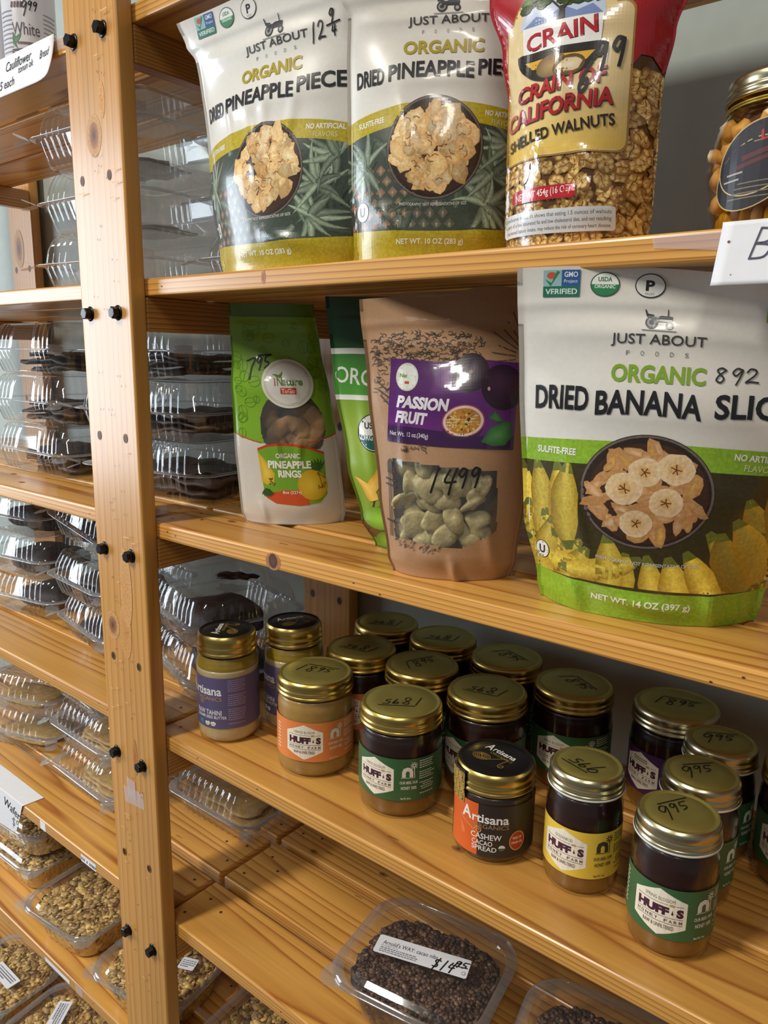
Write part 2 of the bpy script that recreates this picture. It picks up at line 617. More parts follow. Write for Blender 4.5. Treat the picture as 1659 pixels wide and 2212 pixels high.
def bolt(parent, x, z, rot):
    b = MB()
    b.lathe([(0.0, -0.0023), (0.0085, -0.0023), (0.0088, -0.0015), (0.0086, -0.0002), (0.0072, 0.0012), (0.0062, 0.0014)], 24)
    hexa = [(0.0066 * cos(rot + i * pi / 3), 0.0066 * sin(rot + i * pi / 3)) for i in range(6)]
    h0, h1 = 0.0012, 0.0078
    for i in range(6):
        p, q = hexa[i], hexa[(i + 1) % 6]
        b.poly([(p[0], p[1], h0), (q[0], q[1], h0), (q[0], q[1], h1), (p[0], p[1], h1)])
        b.poly([(p[0], p[1], h1), (q[0], q[1], h1), (q[0] * .86, q[1] * .86, h1 + .0008), (p[0] * .86, p[1] * .86, h1 + .0008)])
    b.poly([(x_ * .86, y_ * .86, h1 + .0008) for x_, y_ in hexa])
    b.poly([(x_ * .62, y_ * .62, h1 + .0009) for x_, y_ in hexa])
    o = b.build('bolt', M['black_metal'], parent)
    o.location = (x, -0.0195, z)
    o.rotation_euler = (pi / 2, 0, 0)
    return o


def upright(x0, x1, label, detailed):
    xm = (x0 + x1) / 2
    root = thing('shelf_upright', label, 'shelf upright', (0, 0, 0), 0, 'uprights carrying the shelves')
    b = MB(); b.box((x0, -0.0195, 0), (x1, 0.0, 2.02))
    if detailed:
        a = Art(flat_surf('front', -0.0195), cell=1.0, lift=0.0002)
        knot(a, -0.787, 1.575, 0.0085, 0.0135)
        a.fan(ell(-0.769, 1.607, 0.006, 0.018, 20), (196, 130, 56), (206, 150, 80))
        knot(a, -0.8085, 1.0215, 0.0085, 0.0115)
        a.fan(ell(-0.781, 1.02, 0.012, 0.036, 24), (190, 128, 60), (200, 146, 78))
        a.fan(ell(-0.776, 0.855, 0.005, 0.025, 20), (160, 96, 44), (186, 128, 66))
        a.fan(ell(-0.775, 1.075, 0.012, 0.05, 24), (196, 138, 70), (200, 148, 82))
        for x, z in ((-0.8153, 1.5331), (-0.7623, 1.533), (-0.8122, 1.2544), (-0.7589, 1.2548), (-0.8114, 0.981), (-0.7569, 0.9809), (-0.8136, 0.7059), (-0.7586, 0.7068)):
            hole(a, x, z)
        for i in range(60):
            a.poly(ell(RND.uniform(x0 + .03, x1 - .02), RND.uniform(0.45, 1.7), 0.0007, 0.0014, 6), (120, 76, 40))
        for i in range(26):
            x = RND.uniform(x0 + .012, x1 - .012); z = RND.uniform(0.5, 1.7); w = RND.uniform(.002, .006)
            a.poly([(x - w, z), (x + w, z + .0004), (x + w, z + .0014), (x - w, z + .001)], (226, 184, 120))
        merge(b, a.mb, 1)
    b.build('front_post', [M['wood_z'], M['mark']], root, bevel=0.003, seg=3)
    b = MB(); b.box((x0, 0.338, 0), (x1, 0.358, 2.02))
    a = Art(flat_surf('front', 0.338), cell=1.0, lift=0.0002)
    for z in (0.9745, 1.246, 1.522):
        for dx in (-.03, .028):
            hole(a, xm + dx, z, .0042)
    knot(a, xm - .01, 1.565, .012, .025)
    merge(b, a.mb, 1)
    b.build('back_post', [M['wood_z'], M['mark']], root, bevel=0.003, seg=3)
    for k, z in ZS.items():
        for xa, xb in ((x1 - 0.02, x1),):
            b = MB(); b.box((xa, 0.0003, z - TH - 0.037), (xb, 0.3377, z - TH - 0.0003))
            b.build('rail', M['wood_y'], root, bevel=0.0015)
        for i, dx in enumerate((-0.0312, 0.0245)):
            bolt(root, xm + dx, z - 0.0405 + (0.016 if k == 'AA' else 0.004 if k == 'A' else 0.0) - (0.0 if i else 0.0), RND.uniform(0, 1))


upright(-0.835, -0.735, 'pine upright with black hex bolts at the left of the dried fruit bags', True)
upright(-1.73, -1.63, 'dark pine upright at the far left edge behind the clear boxes', False)

# ------------------------------------------------------------------ shelves: three boards each
BY = ((0.0, 0.0865), (0.0985, 0.198), (0.2085, 0.305))
KEYS = ['AA', 'A', 'B', 'C', 'D', 'E', 'F']
SHELF_LABEL = {
    ('AA', 0): 'pine shelf at the top left carrying white bottles',
    ('A', 0): 'pine shelf left of the upright under the uppermost clear boxes, second from the top',
    ('B', 0): 'pine shelf left of the upright under clear boxes of dark bark, third from the top',
    ('C', 0): 'pine shelf left of the upright with two leaning stacks of clear boxes',
    ('D', 0): 'pine shelf at lower left with a white wafers note taped to its edge',
    ('E', 0): 'pine shelf at lower left carrying clear tubs of granola',
    ('F', 0): 'lowest pine shelf at the bottom left under two labelled granola tubs',
    ('AA', 1): 'pine shelf right above the pineapple bags, seen from below',
    ('A', 1): 'pine shelf carrying the two pineapple bags and the red walnut bag',
    ('B', 1): 'pine shelf carrying the banana bag and the brown passion fruit bag',
    ('C', 1): 'pine shelf carrying the honey jars with gold lids',
    ('D', 1): 'pine shelf with gaps between its boards carrying the cacao nib tubs',
    ('E', 1): 'pine shelf under the cacao nib shelf, right of the upright',
    ('F', 1): 'lowest pine shelf right of the upright',
}
for key in KEYS:
    z = ZS[key]
    for side, (xa, xb) in enumerate(((-1.725, -0.7655), (-0.7595, 0.62))):
        root = thing('wooden_shelf', SHELF_LABEL[(key, side)], 'shelf', (0, 0, 0), 0, 'pine shelves of the rack')
        for i, (ya, yb) in enumerate(BY):
            b = MB()
            j = RND.uniform(-.0012, .0012)
            b.box((xa, ya, z - TH), (xb + (RND.uniform(-.003, 0) if side == 0 else 0), yb + j, z))
            a = Art(flat_surf('top', z), cell=1.0, lift=0.0002)
            ex = xb if side == 0 else xa
            for dx, fy in ((.016, .25), (.019, .72), (.05, .5)):
                x = ex - dx if side == 0 else ex + dx
                a.poly(ell(x + RND.uniform(-.004, .004), ya + (yb - ya) * (fy + RND.uniform(-.08, .08)), .0022, .0022, 8), (70, 52, 34))
            for q in range(5):
                x, y = RND.uniform(xa + .03, xb - .03), RND.uniform(ya + .01, yb - .01)
                if RND.random() < .5:
                    a.fan(ell(x, y, .007, .004, 14), (84, 44, 22), (170, 112, 56))
                else:
                    a.poly([(x, y), (x + .012, y + .001), (x + .012, y + .0018), (x, y + .0012)], (110, 70, 36))
            merge(b, a.mb, 1)
            if i == 0:
                f = Art(flat_surf('front', ya), cell=1.0, lift=0.0002)
                if key == 'B' and side == 1:
                    f.fan(ell(-0.541, z - .0105, .011, .009, 20), (60, 26, 12), (176, 118, 58))
                    f.fan(ell(-0.541, z - .010, .006, .0075, 16), (96, 54, 34), (70, 32, 16))
                if key == 'A' and side == 1:
                    f.fan(ell(-0.548, z - .008, .003, .0065, 16), (140, 84, 48), (180, 120, 66))
                for q in range(9):
                    x = RND.uniform(xa + .03, xb - .03)
                    f.poly(ell(x, z - RND.uniform(.004, .016), .0012, .0008, 6), (86, 50, 26))
                merge(b, f.mb, 1)
            b.build('shelf_board', [M['wood_x'], M['mark']], root, bevel=0.0028, seg=3)

# ------------------------------------------------------------------ paper notes, tags and tape
def sheet(name, pts_rows, mat, parent=None):
    b = MB(); b.grid(pts_rows, 0)
    o = b.build(name, mat, parent)
    md = o.modifiers.new('thick', 'SOLIDIFY'); md.thickness = 0.00022; md.offset = 0
    return o


def note(label, surf, s0, s1, t0, t1, write, n=14):
    root = thing('price_note', label, 'note', (0, 0, 0))
    rows = [[surf(s0 + (s1 - s0) * i / n, t0 + (t1 - t0) * j / n, 0) for i in range(n + 1)] for j in range(n + 1)]
    sheet('paper', rows, M['paper'], root)
    a = Art(surf, cell=0.006, lift=0.0005)
    write(a)
    if a.mb.f: a.build('handwriting', M['ink'], root)
    return root


def tape(name, root, pts, surf):
    b = MB()
    b.poly([surf(s, t, 0.0004) for s, t in pts])
    return b.build(name, M['tape'], root)


INK = (40, 40, 46)
# note hanging over the bottle shelf, its right corner curling out
def su(s, t, l):
    k = max(0.0, (1.697 - t) / 0.045)
    c = max(0.0, (s + 0.93) / 0.05) * k
    return (s + 0.004 * k * 1.0, -0.003 - l - 0.006 * k - 0.010 * c * c, t - (0.0 if s < -0.9 else 0))


def w_ul(a):
    a.text('Cauliflower', -0.966, 1.688, 0.011, 0.062, INK, rot=0.03, shear=0.25)
    a.text('tonun ok', -0.948, 1.679, 0.008, 0.036, INK, rot=0.05, shear=0.25)
    a.text('Bread', -0.904, 1.684, 0.009, 0.020, INK, rot=0.03, shear=0.25)
    a.text('5 each', -0.994, 1.668, 0.010, 0.036, INK, rot=0.02, shear=0.25)


n1 = note('white handwritten note hanging from the bottle shelf at upper left', su, -1.055, -0.884, 1.655, 1.700, w_ul)
tape('tape', n1, [(-0.888, 1.6955), (-0.86, 1.6955), (-0.86, 1.683), (-0.888, 1.684)], flat_surf('front', 0.0))


def sr(s, t, l):
    k = max(0.0, (1.4285 - t) / 0.034)
    return (s - 0.003 * k, -0.003 - l - 0.003 * k, t)


n2 = note('white handwritten note on the shelf edge right of the walnut bag', sr, -0.142, -0.045, 1.3945, 1.431,
          lambda a: (hand(a, 'B', -0.1245, 1.409, 0.014, 0.017, (70, 66, 90), 0.0011), a.poly(ell(-0.1365, 1.4195, .0008, .0008, 8), (110, 60, 50)),
                     a.poly(ell(-0.1315, 1.4005, .0004, .0004, 6), (120, 110, 110))))
tape('tape', n2, [(-0.185, 1.4265), (-0.14, 1.4265), (-0.142, 1.4155), (-0.183, 1.4195)], flat_surf('front', -0.0006))


# wafers note: lies on the shelf and folds down over its edge
def sw(s, t, l):
    if t > 0:
        return (s, t, 0.6268 + l)
    return (s, -0.002 - l, 0.6268 + t)


root = thing('price_note', 'white note reading wafers folded over the lower left shelf edge', 'note')
b = MB()
pts = [(-1.30, 0.034), (-1.258, 0.034), (-1.137, 0.032), (-1.140, 0.0005), (-1.30, 0.0005)]
b.poly([sw(*p, 0) for p in pts]); 
b.poly([sw(s, t, 0) for s, t in [(-1.30, -0.0005), (-1.141, -0.0005), (-1.173, -0.063), (-1.232, -0.070), (-1.30, -0.06)]])
b.poly([(-1.30, 0.0005, .6268), (-1.140, .0005, .6268), (-1.141, -0.002, .6263), (-1.30, -0.002, .6263)])
b.build('paper', M['paper'], root)
a = Art(sw, cell=0.006, lift=0.0004)
a.text('Wafers', -1.176, -0.021, 0.017, 0.062, INK, rot=-0.18, shear=0.2)
hand(a, '$9', -1.185, -0.052, 0.014, 0.016, INK, 0.001)
a.build('handwriting', M['ink'], root)


def edge_tag(label, x0, x1, z0, z1, txt, dark=False):
    root = thing('shelf_tag', label, 'shelf tag', (0, 0, 0))
    b = MB(); f = flat_surf('front', -0.0003)
    b.poly([f(x0, z0, 0), f(x1, z0, 0), f(x1, z1, 0), f(x0, z1, 0)])
    b.build('paper', M['paper'], root)
    a = Art(f, cell=0.02, lift=0.0003)
    n = int((x1 - x0) / 0.0035)
    for i in range(n):
        if txt and RND.random() < .75:
            x = x0 + (x1 - x0) * (i + .3) / n
            a.poly([(x, z0 + .003), (x + .0018, z0 + .0035), (x + .0016, z1 - .004), (x + .0004, z1 - .0045)], (70, 70, 76))
    if a.mb.f: a.build('printed_code', M['ink'], root)


edge_tag('tiny blank white tag on the wafers shelf edge, nearer the wafers note', -1.088, -1.071, 0.609, 0.6245, False)
edge_tag('white tag with faint writing on the wafers shelf edge, close to the upright', -0.967, -0.926, 0.6085, 0.6205, True)
edge_tag('long white printed tag on the edge of the granola shelf at lower left', -1.112, -1.034, 0.3505, 0.3585, True)

root = thing('tape_strip', 'pinkish clear tape crossed on the upright below its fourth pair of bolts', 'tape')
tape('tape', root, [(-0.806, 0.806), (-0.803, 0.784), (-0.761, 0.788), (-0.763, 0.810)], flat_surf('front', -0.0197))
tape('tape', root, [(-0.797, 0.822), (-0.779, 0.820), (-0.778, 0.795), (-0.795, 0.795)], flat_surf('front', -0.0201))
root = thing('tape_strip', 'clear tape left on the granola shelf edge at lower left', 'tape')
tape('tape', root, [(-1.015, 0.3655), (-0.993, 0.3655), (-0.994, 0.350), (-1.013, 0.350)], flat_surf('front', -0.0003))

# ------------------------------------------------------------------ stand-up pouches
def interp(tab, x):
    if x <= tab[0][0]: return tab[0][1]
    for (a, va), (b_, vb) in zip(tab, tab[1:]):
        if x <= b_:
            k = (x - a) / (b_ - a)
            k = k * k * (3 - 2 * k)
            return va + (vb - va) * k
    return tab[-1][1]


class Pouch:
    def __init__(self, H, hw, depth, lean=0.0, curl=0.0, creases=(), skew=0.0, top=None, seed=1, rip=0.0006, bend=0.0, zip=0.0007):
        self.zip = zip
        self.H, self.hw, self.dp, self.lean, self.curl, self.cre, self.skew = H, hw, depth, lean, curl, creases, skew
        self.top = top or (lambda u: 0.0)
        self.rip, self.bend = rip, bend
        r = random.Random(seed)
        self.ph = [(r.uniform(25, 70), r.uniform(25, 60), r.uniform(0, 6.28)) for _ in range(4)]

    def raw(self, s, t, back=False):
        f = min(max(t / self.H, 0), 1)
        hw = interp(self.hw, f)
        u = max(-1.0, min(1.0, s / hw))
        w = min(1.0, abs(u) / 0.95)
        d = interp(self.dp, f) * max(0.0, 1 - w ** 2.3) ** 0.8
        if back:
            d = -0.8 * d
        y = -d + self.lean * t + self.curl * max(0, f - .55) ** 2 * 5 + self.bend * u * u * f
        env = (1 - w ** 4)
        if not back: y -= self.zip * (math.exp(-((f - .905) / .016) ** 2))
        for a, b_, ph in self.ph:
            y += self.rip * env * sin(a * s + b_ * t + ph)
        if not back:
            for (s0, t0, s1, t1, wd, am) in self.cre:
                dx, dy = s1 - s0, t1 - t0
                L2 = dx * dx + dy * dy
                k = ((s - s0) * dx + (t - t0) * dy) / L2
                kk = min(1, max(0, k))
                dist = sqrt((s - s0 - kk * dx) ** 2 + (t - t0 - kk * dy) ** 2)
                fall = sin(pi * min(1, max(0, kk))) * 0.7 + 0.3 if 0 < k < 1 else 0.3
                y -= am * fall * math.exp(-(dist / wd) ** 2) * env
        return (u * hw + self.skew * f, y, t + self.top(u) * f ** 3)

    def surf(self, s, t, l):
        p = self.raw(s, t)
        e = 0.0008
        if l == 0: return p
        a, b_ = self.raw(s + e, t), self.raw(s, t + e)
        va = Vector(a) - Vector(p); vb = Vector(b_) - Vector(p)
        n = va.cross(vb)
        if n.length < 1e-12 or n.y > 0:
            n = Vector((0, -1, 0))
        n.normalize()
        q = Vector(p) + n * l
        return (q.x, q.y, q.z)

    def mesh(self, colf=None, win=None, nu=104, nv=150):
        """closed bag; win(s, t) leaves a see-through hole in the front"""
        b = MB()
        us = [-1 + 2 * i / nu for i in range(nu + 1)]
        fr, bk = [], []
        for j in range(nv + 1):
            t = self.H * j / nv
            hw = interp(self.hw, j / nv)
            fr.append([self.raw(u * hw, t) for u in us])
            bk.append([self.raw(u * hw, t, True) for u in us])
        k = len(b.v)
        n = nu + 1
        for r in fr: b.v.extend(r)
        white = (1, 1, 1, 1)
        self.holes = []
        for j in range(nv):
            for i in range(nu):
                s = (us[i] + us[i + 1]) / 2 * interp(self.hw, (j + .5) / nv); t = self.H * (j + .5) / nv
                if win and win(s, t):
                    self.holes.append((i, j)); continue
                c = colf(s, t) if colf else white
                b.face((k + j * n + i, k + j * n + i + 1, k + (j + 1) * n + i + 1, k + (j + 1) * n + i), 0, c, True)
        k2 = len(b.v)
        for r in bk: b.v.extend(r)
        for j in range(nv):
            for i in range(nu):
                s = us[i] * interp(self.hw, j / nv)
                c = colf(s, self.H * j / nv) if colf else white
                b.face((k2 + j * n + i, k2 + (j + 1) * n + i, k2 + (j + 1) * n + i + 1, k2 + j * n + i + 1), 0, c, True)
        for i in range(nu):
            c = colf(0, 0) if colf else white
            b.face((k + i, k2 + i, k2 + i + 1, k + i + 1), 0, c, False)
        self.fr = fr
        return b

    def window(self):
        b = MB()
        for (i, j) in self.holes:
            p = self.fr
            b.poly([p[j][i], p[j][i + 1], p[j + 1][i + 1], p[j + 1][i]], 0, (1, 1, 1, 1), True)
        return b


M['foil'] = print_mat('printed_satin_film', rough=0.32, coat=0.35, noise=0.03, nscale=300, bump=0.10, bscale=28)
M['gloss_film'] = print_mat('printed_gloss_film', rough=0.25, coat=1.0, noise=0.03, nscale=300, bump=0.22, bscale=34)
M['photo_ink'] = print_mat('printed_photo', rough=0.3, coat=0.4, noise=0.22, nscale=420, bump=0.08, bscale=30)
M['pen'] = print_mat('marker_pen', rough=0.4, noise=0.0)
M['kraft'] = print_mat('kraft_paper_film', rough=0.55, coat=0.05, noise=0.07, nscale=500, bump=0.12, bscale=30)
M['window_film'] = clear_plastic('clear_window_film', (250, 248, 240), rough=0.08, base=0.05, haze=0.05)

PEN = (26, 24, 26)


def seals(a, cx, cy, k, spread):
    """the three certification marks under the top seal"""
    x = cx
    a.poly([(x - .011 * k, cy - .007 * k), (x + .011 * k, cy - .007 * k), (x + .011 * k, cy + .008 * k), (x - .011 * k, cy + .008 * k)], (150, 190, 190))
    a.poly([(x + .000 * k, cy - .001 * k), (x + .011 * k, cy - .001 * k), (x + .011 * k, cy + .008 * k), (x, cy + .008 * k)], (52, 92, 150))
    a.poly(ell(x - .006 * k, cy + .005 * k, .003 * k, .002 * k, 10), (200, 90, 60))
    a.poly([(x - .010 * k, cy + .003 * k), (x - .0065 * k, cy - .001 * k), (x - .001 * k, cy + .007 * k), (x - .003 * k, cy + .0075 * k), (x - .006 * k, cy + .001 * k)], (60, 130, 90))
    a.poly([(x - .011 * k, cy - .007 * k), (x + .011 * k, cy - .007 * k), (x + .011 * k, cy - .001 * k), (x - .011 * k, cy - .001 * k)], (40, 112, 92))
    a.text('VERIFIED', x, cy - .004 * k, .0032 * k, .019 * k, (220, 236, 226), 0.02)
    a.text('GMO', x + .0055 * k, cy + .0055 * k, .003 * k, .008 * k, (230, 236, 246), 0.02)
    a.text('Project', x + .0055 * k, cy + .0015 * k, .0024 * k, .008 * k, (230, 236, 246))
    x += spread
    a.k = 0
    a.poly(ell(x, cy, .0085 * k, .0068 * k, 28), (60, 90, 70)); a.poly(ell(x, cy, .0078 * k, .0062 * k, 28), (236, 238, 230))
    a.poly([p for p in ell(x, cy, .0078 * k, .0062 * k, 36) if p[1] <= cy + .0003 * k], (52, 132, 84))
    a.text('USDA', x, cy + .0028 * k, .0026 * k, .008 * k, (60, 110, 70), 0.03)
    a.text('ORGANIC', x, cy - .0012 * k, .002 * k, .012 * k, (230, 240, 230), 0.02)
    x += spread
    a.k = 0
    a.poly(ell(x, cy, .0085 * k, .0068 * k, 28), (40, 40, 44)); a.poly(ell(x, cy, .0079 * k, .0062 * k, 28), (226, 224, 218))
    a.text('P', x, cy, .006 * k, .005 * k, (36, 36, 40), 0.04)
    a.text('PALEO', x, cy - .0046 * k, .0014 * k, .005 * k, (60, 60, 64))


def tractor(a, cx, cy, k, rot=0.0):
    c = (62, 62, 66)
    R = lambda pts: [(cx + (x * cos(rot) - y * sin(rot)) * k, cy + (x * sin(rot) + y * cos(rot)) * k) for x, y in pts]
    a.poly(R(ell(-.006, .0, .0048, .0048, 20)), c); a.poly(R(ell(-.006, .0, .0034, .0034, 16)), (150, 148, 146)); a.poly(R(ell(-.006, 0, .002, .002, 12)), c)
    a.poly(R(ell(.0075, -.0018, .003, .003, 16)), c); a.poly(R(ell(.0075, -.0018, .0016, .0016, 12)), (170, 168, 164))
    a.poly(R([(-.006, .001), (.009, .0005), (.0095, .005), (.001, .0055), (-.002, .0045), (-.008, .005)]), c)
    a.poly(R([(-.010, .0045), (-.0085, .0045), (-.0105, .010), (-.0115, .0098)]), c)
    a.poly(R([(-.0095, .0068), (-.0045, .006), (-.0045, .0052), (-.009, .0055)]), c)
    a.poly(R([(.0055, .005), (.0063, .005), (.0063, .0105), (.0055, .0105)]), c)
    a.poly(R([(-.013, -.0056), (.013, -.0060), (.013, -.0066), (-.013, -.0062)]), (120, 118, 116))


def leaf(a, x, y, L, w, ang, c0, c1, cm=None, n=6, bend=0.35):
    left, right = [], []
    for i in range(n + 1):
        f = i / n
        aa = ang + bend * (f - .2)
        px, py = x + L * f * cos(aa), y + L * f * sin(aa)
        ww = w * (1 - f) ** 0.8 * (0.6 + 0.4 * min(1, f * 4))
        left.append((px - sin(aa) * ww / 2, py + cos(aa) * ww / 2)); right.append((px + sin(aa) * ww / 2, py - cos(aa) * ww / 2))
    a.strip(left, right, c0, c1, cm)


def banana(a, x, y, L, w, ang, bend, col, r):
    n = 9
    left, right = [], []
    px, py = x, y
    for i in range(n + 1):
        f = i / n
        aa = ang + bend * (f - .5)
        ww = w * min(1.0, (0.22 + 2.6 * f), (0.25 + 2.6 * (1 - f)))
        left.append((px - sin(aa) * ww / 2, py + cos(aa) * ww / 2)); right.append((px + sin(aa) * ww / 2, py - cos(aa) * ww / 2))
        px += cos(aa) * L / n; py += sin(aa) * L / n
    k = r.uniform(.86, 1.08)
    C = lambda c: tuple(min(255, v * k) for v in c)
    a.strip(left, right, C((208, 174, 52)), C((168, 130, 34)), C(col))
    a.poly([left[0], right[0], right[1], left[1]], (112, 116, 42))
    a.poly([left[-1], right[-1], right[-2], left[-2]], (104, 108, 48))


def dried_bowl(a, cx, cy, rx, ry, kind, r):
    a.poly(ell(cx, cy, rx, ry, 56), (58, 48, 44))
    a.poly(ell(cx, cy, rx * .985, ry * .985, 56), (110, 98, 90))
    a.poly(ell(cx, cy, rx * .95, ry * .95, 56), (48, 36, 30))
    a.poly(ell(cx + rx * .03, cy - ry * .02, rx * .88, ry * .88, 48), (66, 44, 30))
    if kind == 'pineapple':
        k0 = a.k
        for i in range(120):
            a.k = k0 + i // 10
            ang, rad = r.uniform(0, 6.28), sqrt(r.random()) * .78
            x, y = cx + rx * (rad * cos(ang) - .02), cy + ry * (rad * sin(ang) + .02)
            g = r.uniform(.84, 1.08)
            cc = r.choice([(246, 220, 168), (240, 208, 150), (250, 230, 186), (234, 190, 126)])
            rc = r.choice([(214, 162, 94), (224, 180, 116), (232, 194, 134)])
            sz = r.uniform(.10, .22)
            a.fan(blob(x, y, rx * sz, ry * sz * r.uniform(.5, 1), r, 11, .28, r.uniform(0, 3)), tuple(min(255, v * g) for v in cc), tuple(v * g for v in rc))
        a.k = k0 + 13
        for i in range(26):
            a.k = k0 + 13
            ang, rad = r.uniform(0, 6.28), sqrt(r.random()) * .7
            x, y = cx + rx * rad * cos(ang), cy + ry * rad * sin(ang)
            q = r.uniform(0, 6.28)
            a.line([(x, y), (x + rx * .07 * cos(q), y + ry * .07 * sin(q)), (x + rx * .13 * cos(q + .5), y + ry * .13 * sin(q + .5))], rx * .018, (150, 92, 44))
    else:
        k0 = a.k
        for i in range(80):
            a.k = k0 + i // 8
            ang, rad = r.uniform(0, 6.28), sqrt(r.random()) * .8
            x, y = cx + rx * rad * cos(ang), cy + ry * rad * sin(ang)
            g = r.uniform(.86, 1.06)
            cc = r.choice([(226, 186, 138), (220, 172, 120), (232, 200, 160), (206, 154, 96), (214, 170, 84)])
            a.fan(blob(x, y, rx * r.uniform(.12, .24), ry * r.uniform(.06, .14), r, 11, .2, r.uniform(0, 3)), tuple(min(255, v * g) for v in cc), (190, 136, 84))
        a.k = k0 + 11
        for x, y, s in ((-.03, .36, .25), (.42, .44, .27), (-.31, .06, .28), (.31, -.14, .25), (-.10, -.54, .25)):
            X, Y = cx + rx * x, cy + ry * y
            a.fan(blob(X, Y, rx * s, ry * s, r, 16, .05), (216, 172, 110), (226, 198, 158))
            a.poly(ell(X, Y, rx * s * .34, ry * s * .34, 14), (208, 164, 100))
            k1 = a.k
            for q in range(5):
                a.k = k1
                b_ = q * 2.5 + r.uniform(-.4, .4)
                a.line([(X, Y), (X + rx * s * .3 * cos(b_), Y + ry * s * .3 * sin(b_))], rx * .018, (110, 66, 30))


def brand_pouch(name, label, cat, loc, rz, P, ac, words, kind, weight, seed, price, W, group, ut=1.0, tx=None, hh=1.0, cxa=0.0, bt=.385, tag_corner=False):
    """white pouch with a coloured band, a bowl of dried fruit and a fruit photograph below"""
    root = thing(name, label, cat, loc, rz, group)
    r = random.Random(seed)
    H = P.H
    paper = lin((226, 222, 214)); acc = lin(ac)

    def colf(s, t):
        f = t / H
        return paper if f > .12 else acc
    body = P.mesh(colf).build('pouch_body', M['foil'], root)
    A = Art(P.surf, cell=0.0025, lift=0.0002, step=0.000007)
    hb = W / 2
    # band edge follows a shallow arc
    arc = lambda s: 0.010 * (s / hb) ** 2 * (-1 if kind == 'pineapple' else -.3)
    ns = 16
    xs = [-hb + W * i / ns for i in range(ns + 1)]
    photo_hi = lambda s: H * .475 + arc(s)
    photo_lo = lambda s: H * .118 - 0.004 * cos(s / hb * 1.5)
    base = (66, 76, 64) if kind == 'pineapple' else (62, 54, 26)
    for i in range(ns):
        a0, a1 = xs[i], xs[i + 1]
        A.poly([(a0, photo_lo(a0)), (a1, photo_lo(a1)), (a1, photo_hi(a1)), (a0, photo_hi(a0))], base, 0)
    A.k = 2
    A.clip = [(0, -hb, hb), (1, H * .112, H * .478)]
    if kind == 'pineapple':
        for i in range(34):     # spiky crowns
            A.k = 2 + i % 6
            x, y = r.uniform(-hb, hb), r.uniform(H * .14, H * .45)
            g = r.uniform(.55, 1.1)
            leaf(A, x, y, r.uniform(.02, .045), r.uniform(.006, .011), r.uniform(0, 6.28), (56 * g, 70 * g, 58 * g), (84 * g, 98 * g, 80 * g), (122 * g, 138 * g, 116 * g), bend=r.uniform(-.6, .6))
        for cx_, cy_, a0, n in ((hb * .62, H * .30, 1.9, 12), (hb * .55, H * .19, .6, 12), (-hb * .78, H * .33, 3.4, 12), (hb * .8, H * .40, 3.0, 10)):
            for i in range(n):
                A.k = 8 + i % 4
                aa = a0 + (i - n / 2) * .42
                g = r.uniform(.75, 1.2)
                leaf(A, cx_, cy_, r.uniform(.022, .038), r.uniform(.007, .010), aa, (64 * g, 82 * g, 68 * g), (96 * g, 112 * g, 94 * g), (158 * g, 172 * g, 150 * g), bend=r.uniform(-.5, .5))
        k_skin = 1
        for row in range(6):    # scaly skin of the fruit at lower left
            for c_ in range(9):
                x = -hb * .92 + c_ * .0105 + (row % 2) * .005; y = H * .125 + row * .0085
                if x > hb * .3 - row * .006: continue
                w_ = .0056
                warm = max(0, 1 - c_ / 6)
                cc = (140 + 76 * warm, 132 - 4 * warm, 108 - 8 * warm) if c_ < 5 else (96, 112, 100)
                A.k = k_skin + (row % 2) * 4
                A.poly([(x - w_, y), (x, y - w_), (x + w_, y), (x, y + w_)], (60, 66, 56))
                A.fan([(x - w_ * .86, y), (x, y - w_ * .86), (x + w_ * .86, y), (x, y + w_ * .86)], cc, (96, 90, 74))
                A.fan([(x - .0012, y), (x, y - .0036), (x + .0012, y), (x, y + .0016)], (176, 164, 142), (136, 122, 102))
        A.k = 13
    else:
        spec = [(-.98, .46, -1.65), (-.86, .47, -1.55), (-.72, .47, -1.6), (-.60, .47, -1.5), (-.92, .34, -1.4), (-.80, .32, -1.35), (-.70, .30, -1.9), (-.95, .22, -1.2),
                (-.62, .27, -2.0), (-.50, .24, -2.15), (-.40, .22, -1.9), (-.30, .27, -1.55), (-.12, .22, -1.6), (.02, .22, -1.5), (.14, .22, -1.45),
                (.26, .24, -1.2), (.36, .22, -1.0), (.42, .30, -1.0), (.52, .30, -1.1), (.60, .34, -1.2), (.66, .40, -1.0), (.78, .44, -1.4), (.90, .44, -1.6), (.97, .38, -1.7), (.80, .30, -1.7), (.94, .24, -1.6),
                (-.84, .16, -.2), (-.66, .14, .3), (.62, .2, -1.3), (.72, .19, -1.5), (-.2, .2, -2.0)]
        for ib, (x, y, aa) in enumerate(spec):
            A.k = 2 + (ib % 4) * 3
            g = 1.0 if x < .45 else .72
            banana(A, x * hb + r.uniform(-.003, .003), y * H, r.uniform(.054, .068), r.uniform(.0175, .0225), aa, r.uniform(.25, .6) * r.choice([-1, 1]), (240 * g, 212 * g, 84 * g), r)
    A.clip = [(0, -hb, hb)]
    # coloured bands
    L = 15
    for i in range(ns):
        a0, a1 = xs[i], xs[i + 1]
        A.poly([(a0, photo_hi(a0)), (a1, photo_hi(a1)), (a1, photo_hi(a1) + H * .068), (a0, photo_hi(a0) + H * .068)], ac, L)
        A.poly([(a0, 0.0006), (a1, 0.0006), (a1, photo_lo(a1)), (a0, photo_lo(a0))], ac, L)
    A.k = L + 1
    A.clip = None
    ink = A.k
    cxb = cxa if kind == 'pineapple' else -.004
    bh = H * (.178 if kind == 'pineapple' else .164)
    dried_bowl(A, cxb, H * bt, bh * (.99 if kind == 'pineapple' else 1.10), bh, kind, r)
    photo = A.mb.build('printed_photo', M['photo_ink'], root)
